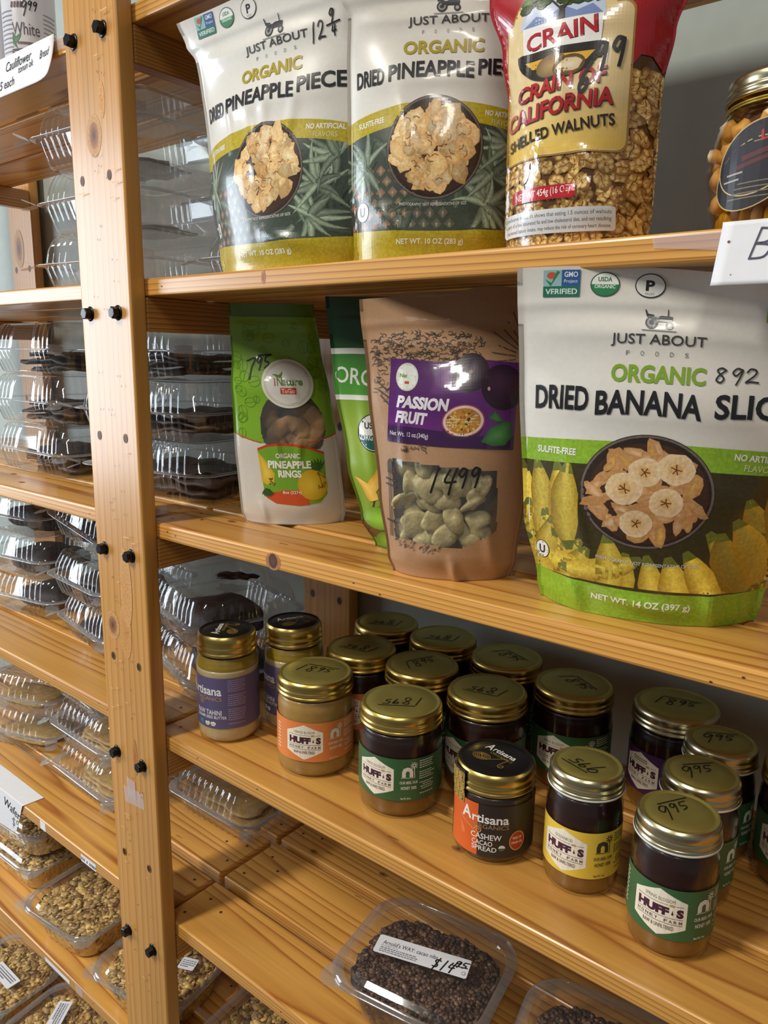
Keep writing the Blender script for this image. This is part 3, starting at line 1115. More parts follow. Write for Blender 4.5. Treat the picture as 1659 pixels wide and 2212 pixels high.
    T = Art(P.surf, cell=0.002, lift=0.00022 + 0.000007 * (A.k + 1), step=0.00001)
    black, grey = (34, 34, 38), (70, 68, 70)
    white = (236, 236, 226)
    T.text('SULFITE-FREE', -hb * .70, photo_hi(-hb * .7) + H * .034, H * .020, W * .15, white, .03, rot=.10 if kind == 'pineapple' else 0)
    T.k = 0
    T.text('NO ARTIFICIAL', hb * .70, photo_hi(hb * .7) + H * .046, H * .019, W * .18, white, .03, rot=-.06)
    T.text('FLAVORS', hb * .70, photo_hi(hb * .7) + H * .018, H * .018, W * .11, (224, 222, 180), 0, rot=-.06)
    T.text('PHOTOGRAPHY NOT REPRESENTATIVE OF SIZE', 0, H * .192, H * .0105, W * .36, (214, 214, 206), 0.01, arc=1.2)
    T.k = 0
    T.text('NET WT. ' + weight, -.002, H * .062, H * .025, W * .36, (240, 238, 214), .03)
    T.k = 0
    T.poly(ell(-hb * .80, H * .180, .0062, .0078, 24), (40, 40, 40)); T.poly(ell(-hb * .80, H * .180, .0056, .0072, 24), (238, 238, 232))
    T.text('U', -hb * .80, H * .180, .0075, .0052, (30, 30, 30), .04)
    tx = hb * .10 + cxa if tx is None else tx
    T.k = 0
    tractor(T, tx, H * .862, 1.0 * W / .17 * ut)
    T.k = 0
    T.text('JUST ABOUT', tx, H * .815, H * .034, W * .42 * ut, grey, .008)
    for i, ch in enumerate('FOODS'):
        T.k = 0
        T.text(ch, tx + (i - 2) * W * .065 * ut, H * .782, H * .012, W * .012, (120, 118, 116))
    T.k = 0
    T.text('ORGANIC', tx * .6, H * .728, H * .048, W * .42 * ut, [v * .93 for v in ac], .035)
    for wd, x, w_, dy in words:
        T.k = 0
        T.text(wd, x * hb, H * .652 + dy * H, H * .055 * hh, w_ * W, black, .028, arc=-1.5)
    T.k = 0
    seals(T, -hb * .72, H * .955, W / .17, W * .15)
    T.k = 0
    if tag_corner:
        T.poly([(hb * .62, H * .885), (hb * .995, H * .885), (hb * .995, H * .985), (hb * .62, H * .985)], ac)
        T.text('1', hb * .82, H * .955, H * .016, W * .01, white, .02)
        T.text('INGREDIENT', hb * .82, H * .915, H * .017, W * .16, white, .03)
    else:
        T.poly([(hb * .60, H * .950), (hb * .98, H * .950), (hb * .98, H * .995), (hb * .60, H * .995)], ac)
    T.build('printed_lettering', M['foil'], root)
    if price:
        Q = Art(P.surf, cell=0.003, lift=0.0003 + 0.000007 * (A.k + 14), step=0.000004)
        price(Q, hb, H)
        Q.build('handwritten_price', M['pen'], root)
    return root


OLIVE, LIME = (186, 166, 38), (138, 178, 46)
GB = 'white dried fruit pouches'
HW = [(0, .086), (.08, .089), (.3, .095), (.7, .096), (.86, .094), (.92, .101), (1, .105)]
DP = [(0, .026), (.1, .030), (.35, .030), (.6, .022), (.82, .010), (.9, .004), (1, .0015)]
PIN = (('DRIED', -.72, .16, -.012), ('PINEAPPLE', -.06, .45, 0), ('PIECES', .71, .28, .004))


def price129(Q, hb, H):
    hand(Q, '12', hb * .56, H * .785, .0080, .0125, PEN, .0013, rot=.12)
    hand(Q, '9', hb * .76, H * .835, .0062, .0085, PEN, .0014, rot=.1)
    Q.line([(hb * .74, H * .826), (hb * .87, H * .836)], .0012, PEN)
    hand(Q, '4', hb * .78, H * .795, .0050, .0062, PEN, .0012, rot=.1)


P1 = Pouch(.232, HW, DP, lean=-.06, curl=-.02, seed=3, top=lambda u: .004 * u,
           creases=((-.022, .15, -.004, .080, .0060, .0018), (.004, .16, -.002, .080, .0060, .0020), (.040, .15, .022, .092, .0060, .0016), (-.05, .16, -.04, .11, .004, .0012), (.0, .03, .05, .02, .006, .003)))
brand_pouch('dried_fruit_pouch', 'white and olive dried pineapple pouch marked 12.9, next to the upright', 'snack pouch', (-.555, .036, ZS['A']), radians(4), P1, OLIVE,
            PIN, 'pineapple', '10 OZ (283 g)', 11, price129, .190, GB, cxa=.006, ut=.90, bt=.368)
P2 = Pouch(.222, [(a, b * .80) for a, b in HW], DP, lean=-.03, curl=-.01, seed=5, creases=((-.030, .128, -.010, .05, .0060, .0020), (-.05, .045, -.026, .018, .007, .003), (.03, .026, .05, .01, .006, .003)))
brand_pouch('dried_fruit_pouch', 'white and olive dried pineapple pouch half hidden by the red walnut bag', 'snack pouch', (-.393, .056, ZS['A']), radians(29), P2, OLIVE,
            PIN, 'pineapple', '10 OZ (283 g)', 12,
            lambda Q, hb, H: Q.line([(hb * .86, H * .80), (hb * .83, H * .83), (hb * .85, H * .86)], .0018, PEN), .152, GB)
P3 = Pouch(.2505, [(0, .080), (.06, .083), (.3, .095), (.7, .099), (1, .101)], [(0, .036), (.1, .038), (.35, .036), (.6, .026), (.82, .012), (.9, .005), (1, .0015)], lean=-.23, seed=8,
           top=lambda u: -.009 * u - .006 * u * u,
           creases=((-.062, .125, -.04, .045, .0048, .0026), (-.09, .18, -.06, .16, .006, .003), (-.055, .03, -.045, .0, .006, .005), (.045, .03, .05, 0, .006, .006), (.07, .16, .09, .12, .008, .004), (-.02, .018, .03, .01, .006, .004)))
brand_pouch('dried_fruit_pouch', 'large white and lime green dried banana slices pouch', 'snack pouch', (-.196, .074, ZS['B']), radians(18), P3, LIME,
            (('DRIED', -.68, .20, .004), ('BANANA', -.075, .355, 0), ('SLICES', .66, .30, .004)), 'banana', '14 OZ (397 g)', 21,
            lambda Q, hb, H: hand(Q, '892', hb * .33, H * .716, .0095, .0095, (50, 50, 54), .0011, rot=.05), .194, GB, ut=.74, tx=-.004, hh=1.2, bt=.402, tag_corner=True)

# ------------------------------------------------------------------ walnut pouch
def rounded_rect(x0, y0, x1, y1, r, n=5):
    pts = []
    for cx, cy, a0 in ((x1 - r, y1 - r, 0), (x0 + r, y1 - r, pi / 2), (x0 + r, y0 + r, pi), (x1 - r, y0 + r, 1.5 * pi)):
        for i in range(n + 1):
            a = a0 + pi / 2 * i / n
            pts.append((cx + r * cos(a), cy + r * sin(a)))
    return pts


def walnut_piece(A, x, y, s, r):
    """a shelled half: lobed, pale on the ridges and brown in the folds"""
    g = r.uniform(.84, 1.12)
    C = lambda c: tuple(min(255, v * g) for v in c)
    rot = r.uniform(0, 3.1)
    P = lambda a, b: (x + a * cos(rot) - b * sin(rot), y + a * sin(rot) + b * cos(rot))
    A.fan(blob(x, y, s * 1.05, s * .72, r, 17, .2, rot), C((224, 182, 106)), C((150, 102, 42)))
    n = r.randint(5, 8)
    for q in range(n):
        a0 = 2 * pi * q / n + r.uniform(-.3, .3)
        k = r.uniform(.5, .72)
        px, py = P(s * k * cos(a0), s * k * .66 * sin(a0))
        A.fan(blob(px, py, s * r.uniform(.26, .38), s * r.uniform(.16, .26), r, 9, .25, r.uniform(0, 3)), C((252, 226, 160)), C((212, 164, 84)))
    A.k -= n - 2
    A.line([P(-s * .75, s * r.uniform(-.1, .1)), P(-s * .2, s * .08), P(s * .25, -s * .06), P(s * .75, s * .05)], s * .10, (124, 76, 28))
    for q in range(2):
        a0 = r.uniform(-.6, .6)
        A.line([P(a0 * s, -s * .45), P(a0 * s + s * .1, 0), P(a0 * s - s * .05, s * .4)], s * .07, (146, 96, 40))


root = thing('walnut_pouch', 'glossy red and tan shelled walnuts pouch marked 6.99', 'snack pouch', (-.257, .040, ZS['A']), radians(14))
PW = Pouch(.225, [(0, .051), (.1, .053), (.45, .0535), (.6, .059), (.75, .070), (1, .075)], [(0, .026), (.12, .033), (.4, .034), (.6, .025), (.85, .008), (1, .0015)], lean=-.03, seed=14, rip=.0011,
           creases=((-.040, .15, -.036, .075, .005, .0030), (-.03, .075, -.018, .05, .0045, .0026), (.0, .06, .03, .045, .0045, .0022), (.0, .03, .018, .038, .0045, .0022), (-.012, .125, -.005, .085, .007, .002), (.03, .04, .034, .02, .005, .0026)))
RED = (168, 26, 34)
body = PW.mesh(lambda s, t: lin((172, 130, 62)) if t < .115 else lin(RED)).build('pouch_body', M['gloss_film'], root)
r = random.Random(33)
A = Art(PW.surf, cell=0.0025, lift=0.0003, step=0.000006)
for i in range(24):
    a0, a1 = -.079 + .158 * i / 24, -.079 + .158 * (i + 1) / 24
    A.poly([(a0, .0005), (a1, .0005), (a1, .122), (a0, .122)], (88, 56, 22), 0)
A.k = 1
for row in range(13):
    for c in range(13):
        x = -.056 + c * .0095 + r.uniform(-.002, .002) + (row % 2) * .004; y = .004 + row * .0092 + r.uniform(-.002, .002)
        if y > .096 and x < .02 + r.uniform(-.01, .01): continue
        if y > .105: continue
        A.k = 2 + ((row % 3) * 3 + c % 3) * 12
        walnut_piece(A, x, y, r.uniform(.0055, .0078), r)
A.k = 112
A.build('printed_photo', M['gloss_film'], root)
T = Art(PW.surf, cell=0.0022, lift=0.0004 + .000006 * (A.k + 2), step=0.00001)
for i in range(24):       # red shoulder, ragged lower edge on the right
    a0, a1 = -.079 + .158 * i / 24, -.079 + .158 * (i + 1) / 24
    e = lambda s: .096 if s < .02 else .112 - .006 * sin(s * 260) + (s - .03) * .12
    T.poly([(a0, e(a0)), (a1, e(a1)), (a1, .2245), (a0, .2245)], RED, 0)
T.k = 1
GOLD, CREAM = (196, 160, 84), (230, 204, 150)
arch = lambda k: [(-.012 + (.036 + k) * cos(a), .143 + (.030 + k) * sin(a)) for a in [pi * i / 20 for i in range(21)]]
panel = lambda k: rounded_rect(-.052 - k, .0585 - k, .034 + k, .149 + k, .006)
T.poly(panel(.0012), (170, 128, 50)); T.poly(arch(.0012), (170, 128, 50))
T.poly(panel(0), CREAM); T.poly(arch(0), CREAM)
for i in range(8):          # panel deepens to golden yellow at its foot
    y0 = .0592 + i * .004
    k = 1 - i / 8
    T.poly([(-.0515 + (.002 if i == 0 else 0), y0), (.0335 - (.002 if i == 0 else 0), y0), (.0335, y0 + .004), (-.0515, y0 + .004)], (230, 204 - 12 * k, 150 - 62 * k), T.k)
T.k += 1
# tree roundel above the name
mt_ = [(-.012 + .029 * cos(a), .1425 + .026 * sin(a)) for a in [pi * i / 18 for i in range(19)]]
T.poly(mt_, (196, 206, 226))
T.poly([(-.040, .1425), (-.030, .149), (-.022, .146), (-.012, .152), (-.002, .147), (.008, .150), (.016, .1425)], (118, 138, 184))
for i in range(44):
    a0 = r.uniform(0, pi); q = sqrt(r.random())
    x, y = -.012 + .028 * q * cos(a0), .154 + .015 * q * sin(a0)
    g = r.uniform(.7, 1.3)
    T.fan(blob(x, y, .0048, .0036, r, 9, .25), (84 * g, 110 * g, 44 * g), (38 * g, 62 * g, 26 * g))
T.poly([(-.0145, .1425), (-.0095, .1425), (-.0105, .152), (-.0135, .152)], (52, 36, 24))
for x in (-.020, -.004):
    T.line([(-.012, .149), (x, .157)], .0012, (52, 36, 24))
low = [(-.012 + .030 * cos(a), .1265 + .022 * sin(a)) for a in [pi + pi * i / 18 for i in range(19)]]
T.poly(low, (36, 30, 26))
T.poly([(-.036, .1205), (.012, .1205), (.007, .1150), (-.030, .1150)], (222, 170, 52))
T.poly([(-.0375, .1262), (.0150, .1262), (.0158, .1428), (-.0390, .1428)], (240, 236, 232))
T.text('CRAIN', -.0115, .1345, .0115, .049, (60, 24, 24), .03, rot=.10)
T.text('CRAIN', -.0118, .1348, .0108, .048, (186, 30, 40), .02, rot=.10)
T.fan(ell(-.016, .1145, .011, .0075, 22), (176, 146, 96), (120, 92, 52)); T.fan(ell(-.004, .1125, .0105, .0070, 22, .2), (140, 108, 64), (92, 66, 38))
T.fan(blob(-.004, .1128, .0080, .0048, r, 14, .12, .2), (240, 226, 196), (214, 190, 146))
for wd, x, y, w_, h_ in (('CRAIN OF', -.010, .1025, .060, .0105), ('CALIFORNIA', -.012, .0882, .075, .0108)):
    T.text(wd, x + .0006, y - .0006, h_, w_, (72, 26, 20), .035, rot=.10, shear=.12)
    T.text(wd, x, y, h_, w_, (178, 34, 38), .03, rot=.10, shear=.12)
T.text('SHELLED WALNUTS', -.010, .0735, .0075, .074, (44, 34, 26), .025, rot=.11)
T.poly(rounded_rect(-.042, .0295, .006, .0385, .0025), (186, 32, 42))
T.text('NET WT 454g (16 OZ)', -.018, .0338, .0060, .041, (244, 232, 226), .01, rot=.05)
T.poly(rounded_rect(-.052, .0085, .031, .0235, .0022), (234, 236, 238))
for i, s_ in enumerate(('Conclusive research shows that eating 1.5 ounces of walnuts', 'as part of a low saturated fat and low cholesterol diet, and not resulting', 'in increased caloric intake, may reduce the risk of coronary heart disease.')):
    T.text(s_, -.0105, .0200 - i * .0042, .0032, .078, (70, 72, 76), 0)
T.build('printed_label', M['gloss_film'], root)
Q = Art(PW.surf, cell=0.003, lift=0.0005 + .000006 * A.k + .00001 * (T.k + 3), step=.000008)
hand(Q, '6', .002, .094, .0085, .017, PEN, .0021, rot=.1, slant=.3)
hand(Q, '99', .0115, .108, .0105, .015, PEN, .0021, rot=.25, slant=.2)
Q.build('handwritten_price', M['pen'], root)

# ------------------------------------------------------------------ green pineapple ring pouch
root = thing('fruit_ring_pouch', 'small bright green pineapple rings pouch with round white logo, marked 7.95', 'snack pouch', (-.626, .114, ZS['B']), radians(41))
PR = Pouch(.247, [(0, .058), (.05, .061), (.3, .060), (.6, .056), (.8, .050), (1, .047)], [(0, .024), (.1, .028), (.35, .026), (.6, .018), (.82, .006), (.9, .003), (1, .0015)], lean=0.0, seed=19, skew=-.024,
           creases=((-.01, .115, -.006, .07, .004, .0022), (.02, .115, .014, .07, .004, .0020), (.01, .17, .02, .14, .004, .0015), (-.035, .03, -.03, .0, .005, .004)))
GRN, DGRN, WHT = (124, 172, 40), (66, 104, 22), (214, 210, 202)
winf = lambda s, t: (s - .011) ** 2 / .036 ** 2 + (t - .112) ** 2 / .041 ** 2 < 1 and t > .0865 and (s - .010) ** 2 + (t - .160) ** 2 > .0265 ** 2


def ring_col(s, t):
    if t > .2335: return lin((86, 128, 28))
    lowc = .092 + .012 * (abs(s) / .06) ** 2
    return lin(WHT) if t < lowc - (.070 if abs(s) < 0 else 0) else lin(GRN)


body = PR.mesh(ring_col, winf).build('pouch_body', M['foil'], root)
PR.window().build('clear_window', M['window_film'], root)
r = random.Random(4)
T = Art(PR.surf, cell=0.0025, lift=0.0003, step=0.000009)
for i in range(70):     # faint fruit outlines
    x, y = r.uniform(-.05, .05), r.uniform(.10, .228)
    if winf(x, y) or (x - .011) ** 2 / .045 ** 2 + (y - .112) ** 2 / .05 ** 2 < 1: continue
    rr = r.uniform(.003, .006)
    e = ell(x, y, rr * 1.2, rr, 10, r.uniform(0, 3))
    T.k = 0
    T.line(e + [e[0]], .0006, (100, 148, 30))
    T.line([e[0], e[5]], .0005, (100, 148, 30))
for side in (-1, 1):
    xs = [side * (.026 + .034 * i / 8) for i in range(9)]
    T.line([(x, .0925 + .012 * (abs(x) / .06) ** 2) for x in xs], .0012, (196, 74, 44))
lab = [(-.031, .086), (-.020, .0905), (-.005, .0925), (.012, .0915), (.028, .088), (.043, .082)]
T.poly(lab + [(.0425, .036), (.034, .0265), (.010, .0235), (-.016, .026), (-.028, .034)], (118, 168, 44))
T.strip([(x, y + .0022) for x, y in lab], [(x, y - .0006) for x, y in lab], (196, 66, 36), (196, 66, 36))
T.poly([(-.029, .0395), (-.010, .0395), (-.008, .0415), (.022, .0415), (.022, .0245), (.010, .0235), (-.016, .026), (-.026, .032)], (206, 84, 36))
# pineapple half on the left, whole slice on the right
T.fan([(-.031, .084), (-.024, .076), (-.014, .060), (-.016, .050), (-.024, .047), (-.0295, .050)], (236, 214, 92), (214, 176, 40))
for i in range(9):
    T.poly(ell(-.017 + r.uniform(-.005, .003), .050 + r.uniform(-.003, .005), .0011, .0011, 6), (104, 82, 24))
for i in range(7):
    leaf(T, .034, .064, .014, .005, .6 + i * .32, (34, 66, 28), (54, 92, 40), (62, 104, 46))
    leaf(T, -.024, .042, .010, .005, 3.6 + i * .3, (34, 66, 28), (54, 92, 40))
T.fan(ell(.027, .047, .0165, .0175, 28), (232, 204, 70), (206, 164, 26))
for i in range(12):
    T.line([(.034 + r.uniform(-.004, .008), .05 + r.uniform(-.01, .013)), (.036 + r.uniform(-.003, .007), .052 + r.uniform(-.01, .012))], .0008, (120, 92, 26))
T.text('ORGANIC', .003, .0805, .0058, .027, (238, 238, 226), .03)
T.text('PINEAPPLE', .0035, .0705, .0088, .0480, (244, 244, 236), .045)
T.text('RINGS', .003, .0600, .0085, .0260, (244, 244, 236), .045)
T.text('8oz (227g)', .0035, .0385, .0045, .021, (250, 232, 214), .02)
# round logo
c0 = (.010, .160)
T.poly(ell(*c0, .0285, .0270, 44), (224, 224, 214)); T.poly(ell(*c0, .0255, .0242, 40), (150, 168, 92)); T.poly(ell(*c0, .0250, .0237, 40), (226, 226, 218)); T.poly(ell(*c0, .0240, .0227, 40), (208, 150, 132)); T.poly(ell(*c0, .0236, .0223, 40), (228, 228, 222))
T.text('ature', c0[0] + .0055, c0[1] + .0015, .0078, .0225, (104, 140, 48), .03)
T.text('N', c0[0] - .0085, c0[1] + .0022, .0095, .006, (104, 140, 48), .02)
T.text('i', c0[0] - .0138, c0[1] + .0015, .0085, .0018, (206, 74, 48), .03)
leaf(T, c0[0] - .009, c0[1] + .007, .008, .004, 2.5, (104, 150, 48), (84, 130, 40)); leaf(T, c0[0] - .009, c0[1] + .007, .008, .0045, .7, (104, 150, 48), (84, 130, 40))
T.poly(rounded_rect(c0[0] - .0085, c0[1] - .0115, c0[0] + .0090, c0[1] - .0045, .001), (202, 84, 56))
T.text('ToGo', c0[0], c0[1] - .0080, .0050, .0145, (240, 224, 214), .02)
T.strip([(-.05, .234), (.05, .234)], [(-.05, .2328), (.05, .2328)], (72, 112, 24), (92, 136, 30))
T.build('printed_label', M['foil'], root)
Q = Art(PR.surf, cell=0.003, lift=0.0009, step=.00001)
hand(Q, '795', -.036, .166, .0125, .020, PEN, .0013, rot=.12, small=1, slant=.25)
Q.line([(-.020, .1905), (-.006, .192)], .0012, PEN)
Q.build('handwritten_price', M['pen'], root)
M['dried_ring'] = plain('dried_pineapple', (172, 130, 84), 0.55, noise=0.3, nscale=90, bump=0.6)
for i, (x, y, z, tl) in enumerate(((-.004, -.004, .098, .12), (.010, -.001, .112, -.08), (-.012, .003, .126, .06), (.004, .007, .090, .0))):
    b = MB()
    rows = []
    for j in range(13):
        ph = 2 * pi * j / 12
        rows.append([((.0165 + .0100 * cos(ph) + .0012 * sin(5 * q * 2 * pi / 36 + i)) * cos(2 * pi * q / 36), (.0028 + .0008 * sin(7 * q * 2 * pi / 36)) * sin(ph), (.0165 + .0100 * cos(ph) + .0012 * sin(9 * q * 2 * pi / 36)) * sin(2 * pi * q / 36)) for q in range(36)])
    b.grid(rows, 0, closed=True)
    o = b.build('dried_pineapple_ring', M['dried_ring'], root, (x, y, z))
    o.rotation_euler = (tl, 0, tl * .8)

# ------------------------------------------------------------------ green mango pouch behind
root = thing('fruit_pouch', 'dark green and lime organic fruit pouch behind the brown passion fruit bag', 'snack pouch', (-.437, .116, ZS['B']), radians(35))
PM = Pouch(.248, [(0, .052), (.12, .066), (.35, .078), (.7, .088), (1, .092)], [(0, .022), (.1, .026), (.4, .026), (.7, .014), (.9, .004), (1, .0015)], seed=23, skew=-.012, rip=.0009,
           creases=((-.06, .16, -.05, .06, .006, .004), (-.045, .2, -.03, .18, .006, .003)))


def mango_col(s, t):
    c = [(0, (110, 150, 40)), (.06, (128, 160, 44)), (.12, (150, 176, 54)), (.165, (110, 150, 46)), (.18, (30, 84, 30)), (.25, (22, 70, 28))]
    for (a, ca), (b_, cb) in zip(c, c[1:]):
        if t <= b_:
            k = (t - a) / (b_ - a)
            return lin([x + (y - x) * k for x, y in zip(ca, cb)])
    return lin(c[-1][1])


PM.mesh(mango_col).build('pouch_body', M['foil'], root)
r = random.Random(9)
T = Art(PM.surf, cell=0.0025, lift=0.0003, step=0.00001)
xs = [-.09 + .18 * i / 16 for i in range(17)]
cur = lambda x, o: .168 + o + .010 * sin(x * 14 + 2.2) - x * .04
T.strip([(x, cur(x, .019)) for x in xs], [(x, cur(x, .012)) for x in xs], (214, 216, 206), (226, 228, 218))
T.strip([(x, cur(x, .0135)) for x in xs], [(x, cur(x, -.026)) for x in xs], (56, 120, 44), (76, 146, 50))
T.strip([(x, cur(x, -.026)) for x in xs], [(x, cur(x, -.031)) for x in xs], (214, 216, 206), (226, 228, 218))
T.text('ORGANIC', -.044, .170, .016, .084, (216, 218, 206), .01, rot=-.10)
c0 = (-.048, .118)
T.poly(ell(*c0, .0165, .0185, 36), (30, 52, 48)); T.poly(ell(*c0, .0155, .0175, 36), (226, 228, 222)); T.poly([p for p in ell(*c0, .0148, .0168, 48) if p[1] < c0[1]], (40, 96, 92))
T.text('USDA', c0[0], c0[1] + .007, .0065, .018, (40, 60, 60), .03); T.text('ORGANIC', c0[0], c0[1] - .0045, .0058, .026, (232, 236, 230), .02)
T.fan([(-.075, .012), (-.01, .008), (.06, .01), (.06, .05), (-.03, .052), (-.055, .04)], (120, 92, 58), (92, 66, 38))
for i in range(7):
    T.line([(-.06 + i * .016, .010), (-.05 + i * .016, .05)], .0014, (70, 48, 26))
T.fan(ell(.018, .094, .034, .022, 24), (196, 150, 80), (150, 104, 44))
for x, y, a_, L_ in ((-.035, .075, .1, .06), (-.055, .060, .9, .03), (-.05, .050, 2.0, .03), (.0, .1, .4, .05), (.0, .11, .0, .05), (-.01, .066, -.2, .05)):
    leaf(T, x, y, L_, .016, a_, (220, 160, 40), (236, 190, 80), (240, 200, 96))
T.poly([(-.020, .052), (.010, .048), (.010, .034), (-.020, .037)], (196, 186, 100))
T.text('Net Wt', -.005, .0465, .0055, .022, (60, 56, 40), .02); T.text('12oz', -.008, .0395, .0055, .016, (60, 56, 40), .02)
T.fan(ell(-.045, .032, .018, .012, 16), (150, 204, 60), (112, 152, 42)); T.fan(ell(-.036, .010, .014, .010, 16), (150, 204, 60), (100, 132, 42))
T.build('printed_label', M['foil'], root)

# ------------------------------------------------------------------ kraft passion fruit pouch
root = thing('fruit_pouch', 'brown kraft passion fruit pouch with purple label and clear window', 'snack pouch', (-.364, .054, ZS['B']), radians(32))
PK = Pouch(.245, [(0, .053), (.06, .058), (.3, .065), (.7, .073), (1, .078)], [(0, .025), (.1, .030), (.35, .032), (.6, .026), (.82, .012), (.9, .005), (1, .0015)], lean=-.01, seed=29, skew=-.008, rip=.0008,
           top=lambda u: .006 * u - .003 * math.exp(-((u + .15) / .25) ** 2) + .003 * math.exp(-((u - .35) / .25) ** 2),
           creases=((-.04, .19, -.04, .02, .0045, .0022), (.0, .02, .006, -.002, .004, .006), (.03, .06, .04, .0, .006, .005), (.0, .055, .002, .035, .003, .002), (-.03, .025, .0, .015, .008, .003)))


def kwin(s, t):
    top = .106 - .10 * (s + .048)
    bot = .031 + .0016 * (abs(s) / .02) + max(0, s - .01) * .40
    return -.050 < s < .0395 and bot < t < top


KR = (172, 132, 96)
PK.mesh(lambda s, t: lin(KR), kwin, nu=104, nv=150).build('pouch_body', M['kraft'], root)
PK.window().build('clear_window', M['window_film'], root)
T = Art(PK.surf, cell=0.004, lift=0.00025, step=0.0000012)
r = random.Random(17)
K = (52, 44, 38)
for i in range(300):        # line-drawn acacia crown
    x = r.uniform(-.066, .026)
    y = .202 - .16 * (x + .02) * (x + .02) * 10 * .5 + r.uniform(-.013, .012) - max(0, x) * .35
    a0 = r.uniform(-.6, 3.4)
    T.line([(x, y), (x + .0025 * cos(a0), y + .0018 * sin(a0)), (x + .0042 * cos(a0 + .7), y + .003 * sin(a0 + .7))], .0005, K)
for i in range(60):
    x, y = r.uniform(-.066, -.046), r.uniform(.155, .19)
    a0 = r.uniform(-.6, 3.4)
    T.line([(x, y), (x + .004 * cos(a0), y + .003 * sin(a0))], .0005, K)
for p in ([(-.063, .172), (-.054, .165), (-.046, .172)], [(-.060, .160), (-.050, .150), (-.046, .130)], [(-.062, .165), (-.052, .158), (-.047, .160)], [(-.05, .15), (-.047, .135)]):
    T.line(p, .0011, K)
sx, sy = .066, .190
for i in range(30):         # sunburst
    a0 = .5 * pi + 2 * pi * i / 30
    for q0, q1 in ((.0125, .0185), (.0195, .0235 + .006 * (i % 3)), (.026 + .004 * (i % 2), .028 + .004 * (i % 2))):
        T.line([(sx + q0 * cos(a0), sy + q0 * sin(a0) * 1.1), (sx + q1 * cos(a0), sy + q1 * sin(a0) * 1.1)], .0006, K)
for x in (-.0535, -.0515):
    T.line([(x, .035), (x, .095)], .0006, K)
T.poly([(-.0545, .093), (-.050, .093), (-.050, .103), (-.0522, .106), (-.0545, .103)], (74, 60, 48))
for y in (.05, .088, .083):
    T.line([(-.056, y), (-.047, y - .002)], .0012, K)
for i in range(46):
    x = r.uniform(-.05, -.008); y = .030 - .15 * (x + .05) * .3 + r.uniform(-.004, .003)
    T.line([(x, y), (x + .0015, y + r.uniform(.001, .003))], .00045, K)
for i in range(20):
    x, y = r.uniform(-.046, -.02), r.uniform(.1135, .1185)
    T.line([(x, y), (x + .003 * cos(i), y + .002 * sin(i))], .0006, K)
T.build('line_drawing', M['kraft'], root)
# purple glossy label stuck on a little askew
L = Art(PK.surf, cell=0.0025, lift=0.0008, step=0.000003)
ta = -.055
Rl = lambda x, y: (x * cos(ta) - y * sin(ta) + .001, x * sin(ta) + y * cos(ta) + .1535)
RR = lambda pts: [Rl(*p) for p in pts]
hw_, hh_ = .0535, .0355
L.poly(RR([(-hw_, -hh_), (hw_, -hh_), (hw_, hh_), (-hw_, hh_)]), (84, 32, 100))
for i in range(6):
    L.poly(RR([(-hw_, -.020 + i * .0), (hw_, -.026), (hw_, .01 - i * .004), (-hw_, .004 - i * .004)]), (90 + i * 3, 34 + i, 108 + i * 3))
L.poly(RR([(-hw_, -hh_), (hw_, -hh_), (hw_, -.024), (.02, -.026), (-.01, -.0225), (-.03, -.0215), (-hw_, -.022)]), (60, 22, 76))
L.fan(RR([(-hw_ * .2, hh_), (hw_ * .1, hh_), (.0, .012), (-.02, .006)]), (112, 48, 130), (92, 36, 108))
fr = lambda cx, cy, q: L.fan(RR(ell(cx, cy, q, q * 1.02, 32)), (66, 44, 66), (36, 20, 40), Rl(cx - q * .2, cy + q * .2))
L.clip = [(0, -.0565, .0565)]
fr(.0145, .0255, .0152); fr(.0415, .015, .0178)
L.poly(RR(ell(.0145, .026, .0016, .0014, 10)), (150, 104, 90)); L.poly(RR(ell(.030, .013, .0012, .0016, 10)), (196, 150, 130))
L.fan(RR(ell(.0105, -.0205, .0168, .0085, 28, .15)), (92, 60, 96), (56, 34, 64))
L.poly(RR(ell(.0105, -.0135, .0178, .0135, 36, .12)), (176, 72, 92)); L.poly(RR(ell(.0105, -.0135, .0168, .0126, 36, .12)), (236, 214, 196)); L.fan(RR(ell(.0105, -.0135, .0146, .0106, 32, .12)), (214, 166, 56), (198, 128, 48))
for i in range(46):
    a0, q = r.uniform(0, 6.28), sqrt(r.random())
    x, y = .0105 + .0135 * q * cos(a0), -.0135 + .0095 * q * sin(a0)
    L.poly(RR(ell(x, y, r.uniform(.0008, .0018), r.uniform(.0006, .0013), 8, a0)), r.choice([(232, 190, 88), (180, 110, 40), (92, 56, 36), (240, 208, 120), (206, 150, 60)]))
lf = []
L.fan(RR([(.026, -.030), (.033, -.018), (.044, -.012), (.050, -.0125), (.051, -.025), (.046, -.032), (.036, -.033)]), (92, 156, 84), (44, 104, 52))
L.fan(RR([(.031, -.010), (.036, -.004), (.044, -.012), (.038, -.013)]), (76, 136, 72), (44, 104, 52))
L.clip = None
L.poly(RR(ell(-.0385, .0205, .0095, .0120, 28)), (206, 206, 190)); L.poly(RR(ell(-.0385, .0205, .0086, .0110, 28)), (230, 232, 224))
L.text('Nature', *Rl(-.0385, .0215), .0036, .0125, (98, 140, 48), .03, rot=ta)
L.poly(RR([(-.0405, .0145), (-.0355, .0145), (-.0355, .0168), (-.0405, .0168)]), (200, 80, 54))
L.text('PASSION', *Rl(-.024, -.0005), .0105, .043, (236, 232, 238), .05, rot=ta, shear=.15)
L.text('FRUIT', *Rl(-.0330, -.0135), .0105, .026, (236, 232, 238), .05, rot=ta, shear=.15)
L.text('Net Wt. 12 oz.(340g)', *Rl(-.0345, -.0285), .0050, .033, (222, 214, 226), .01, rot=ta)
L.build('printed_label', M['gloss_film'], root)
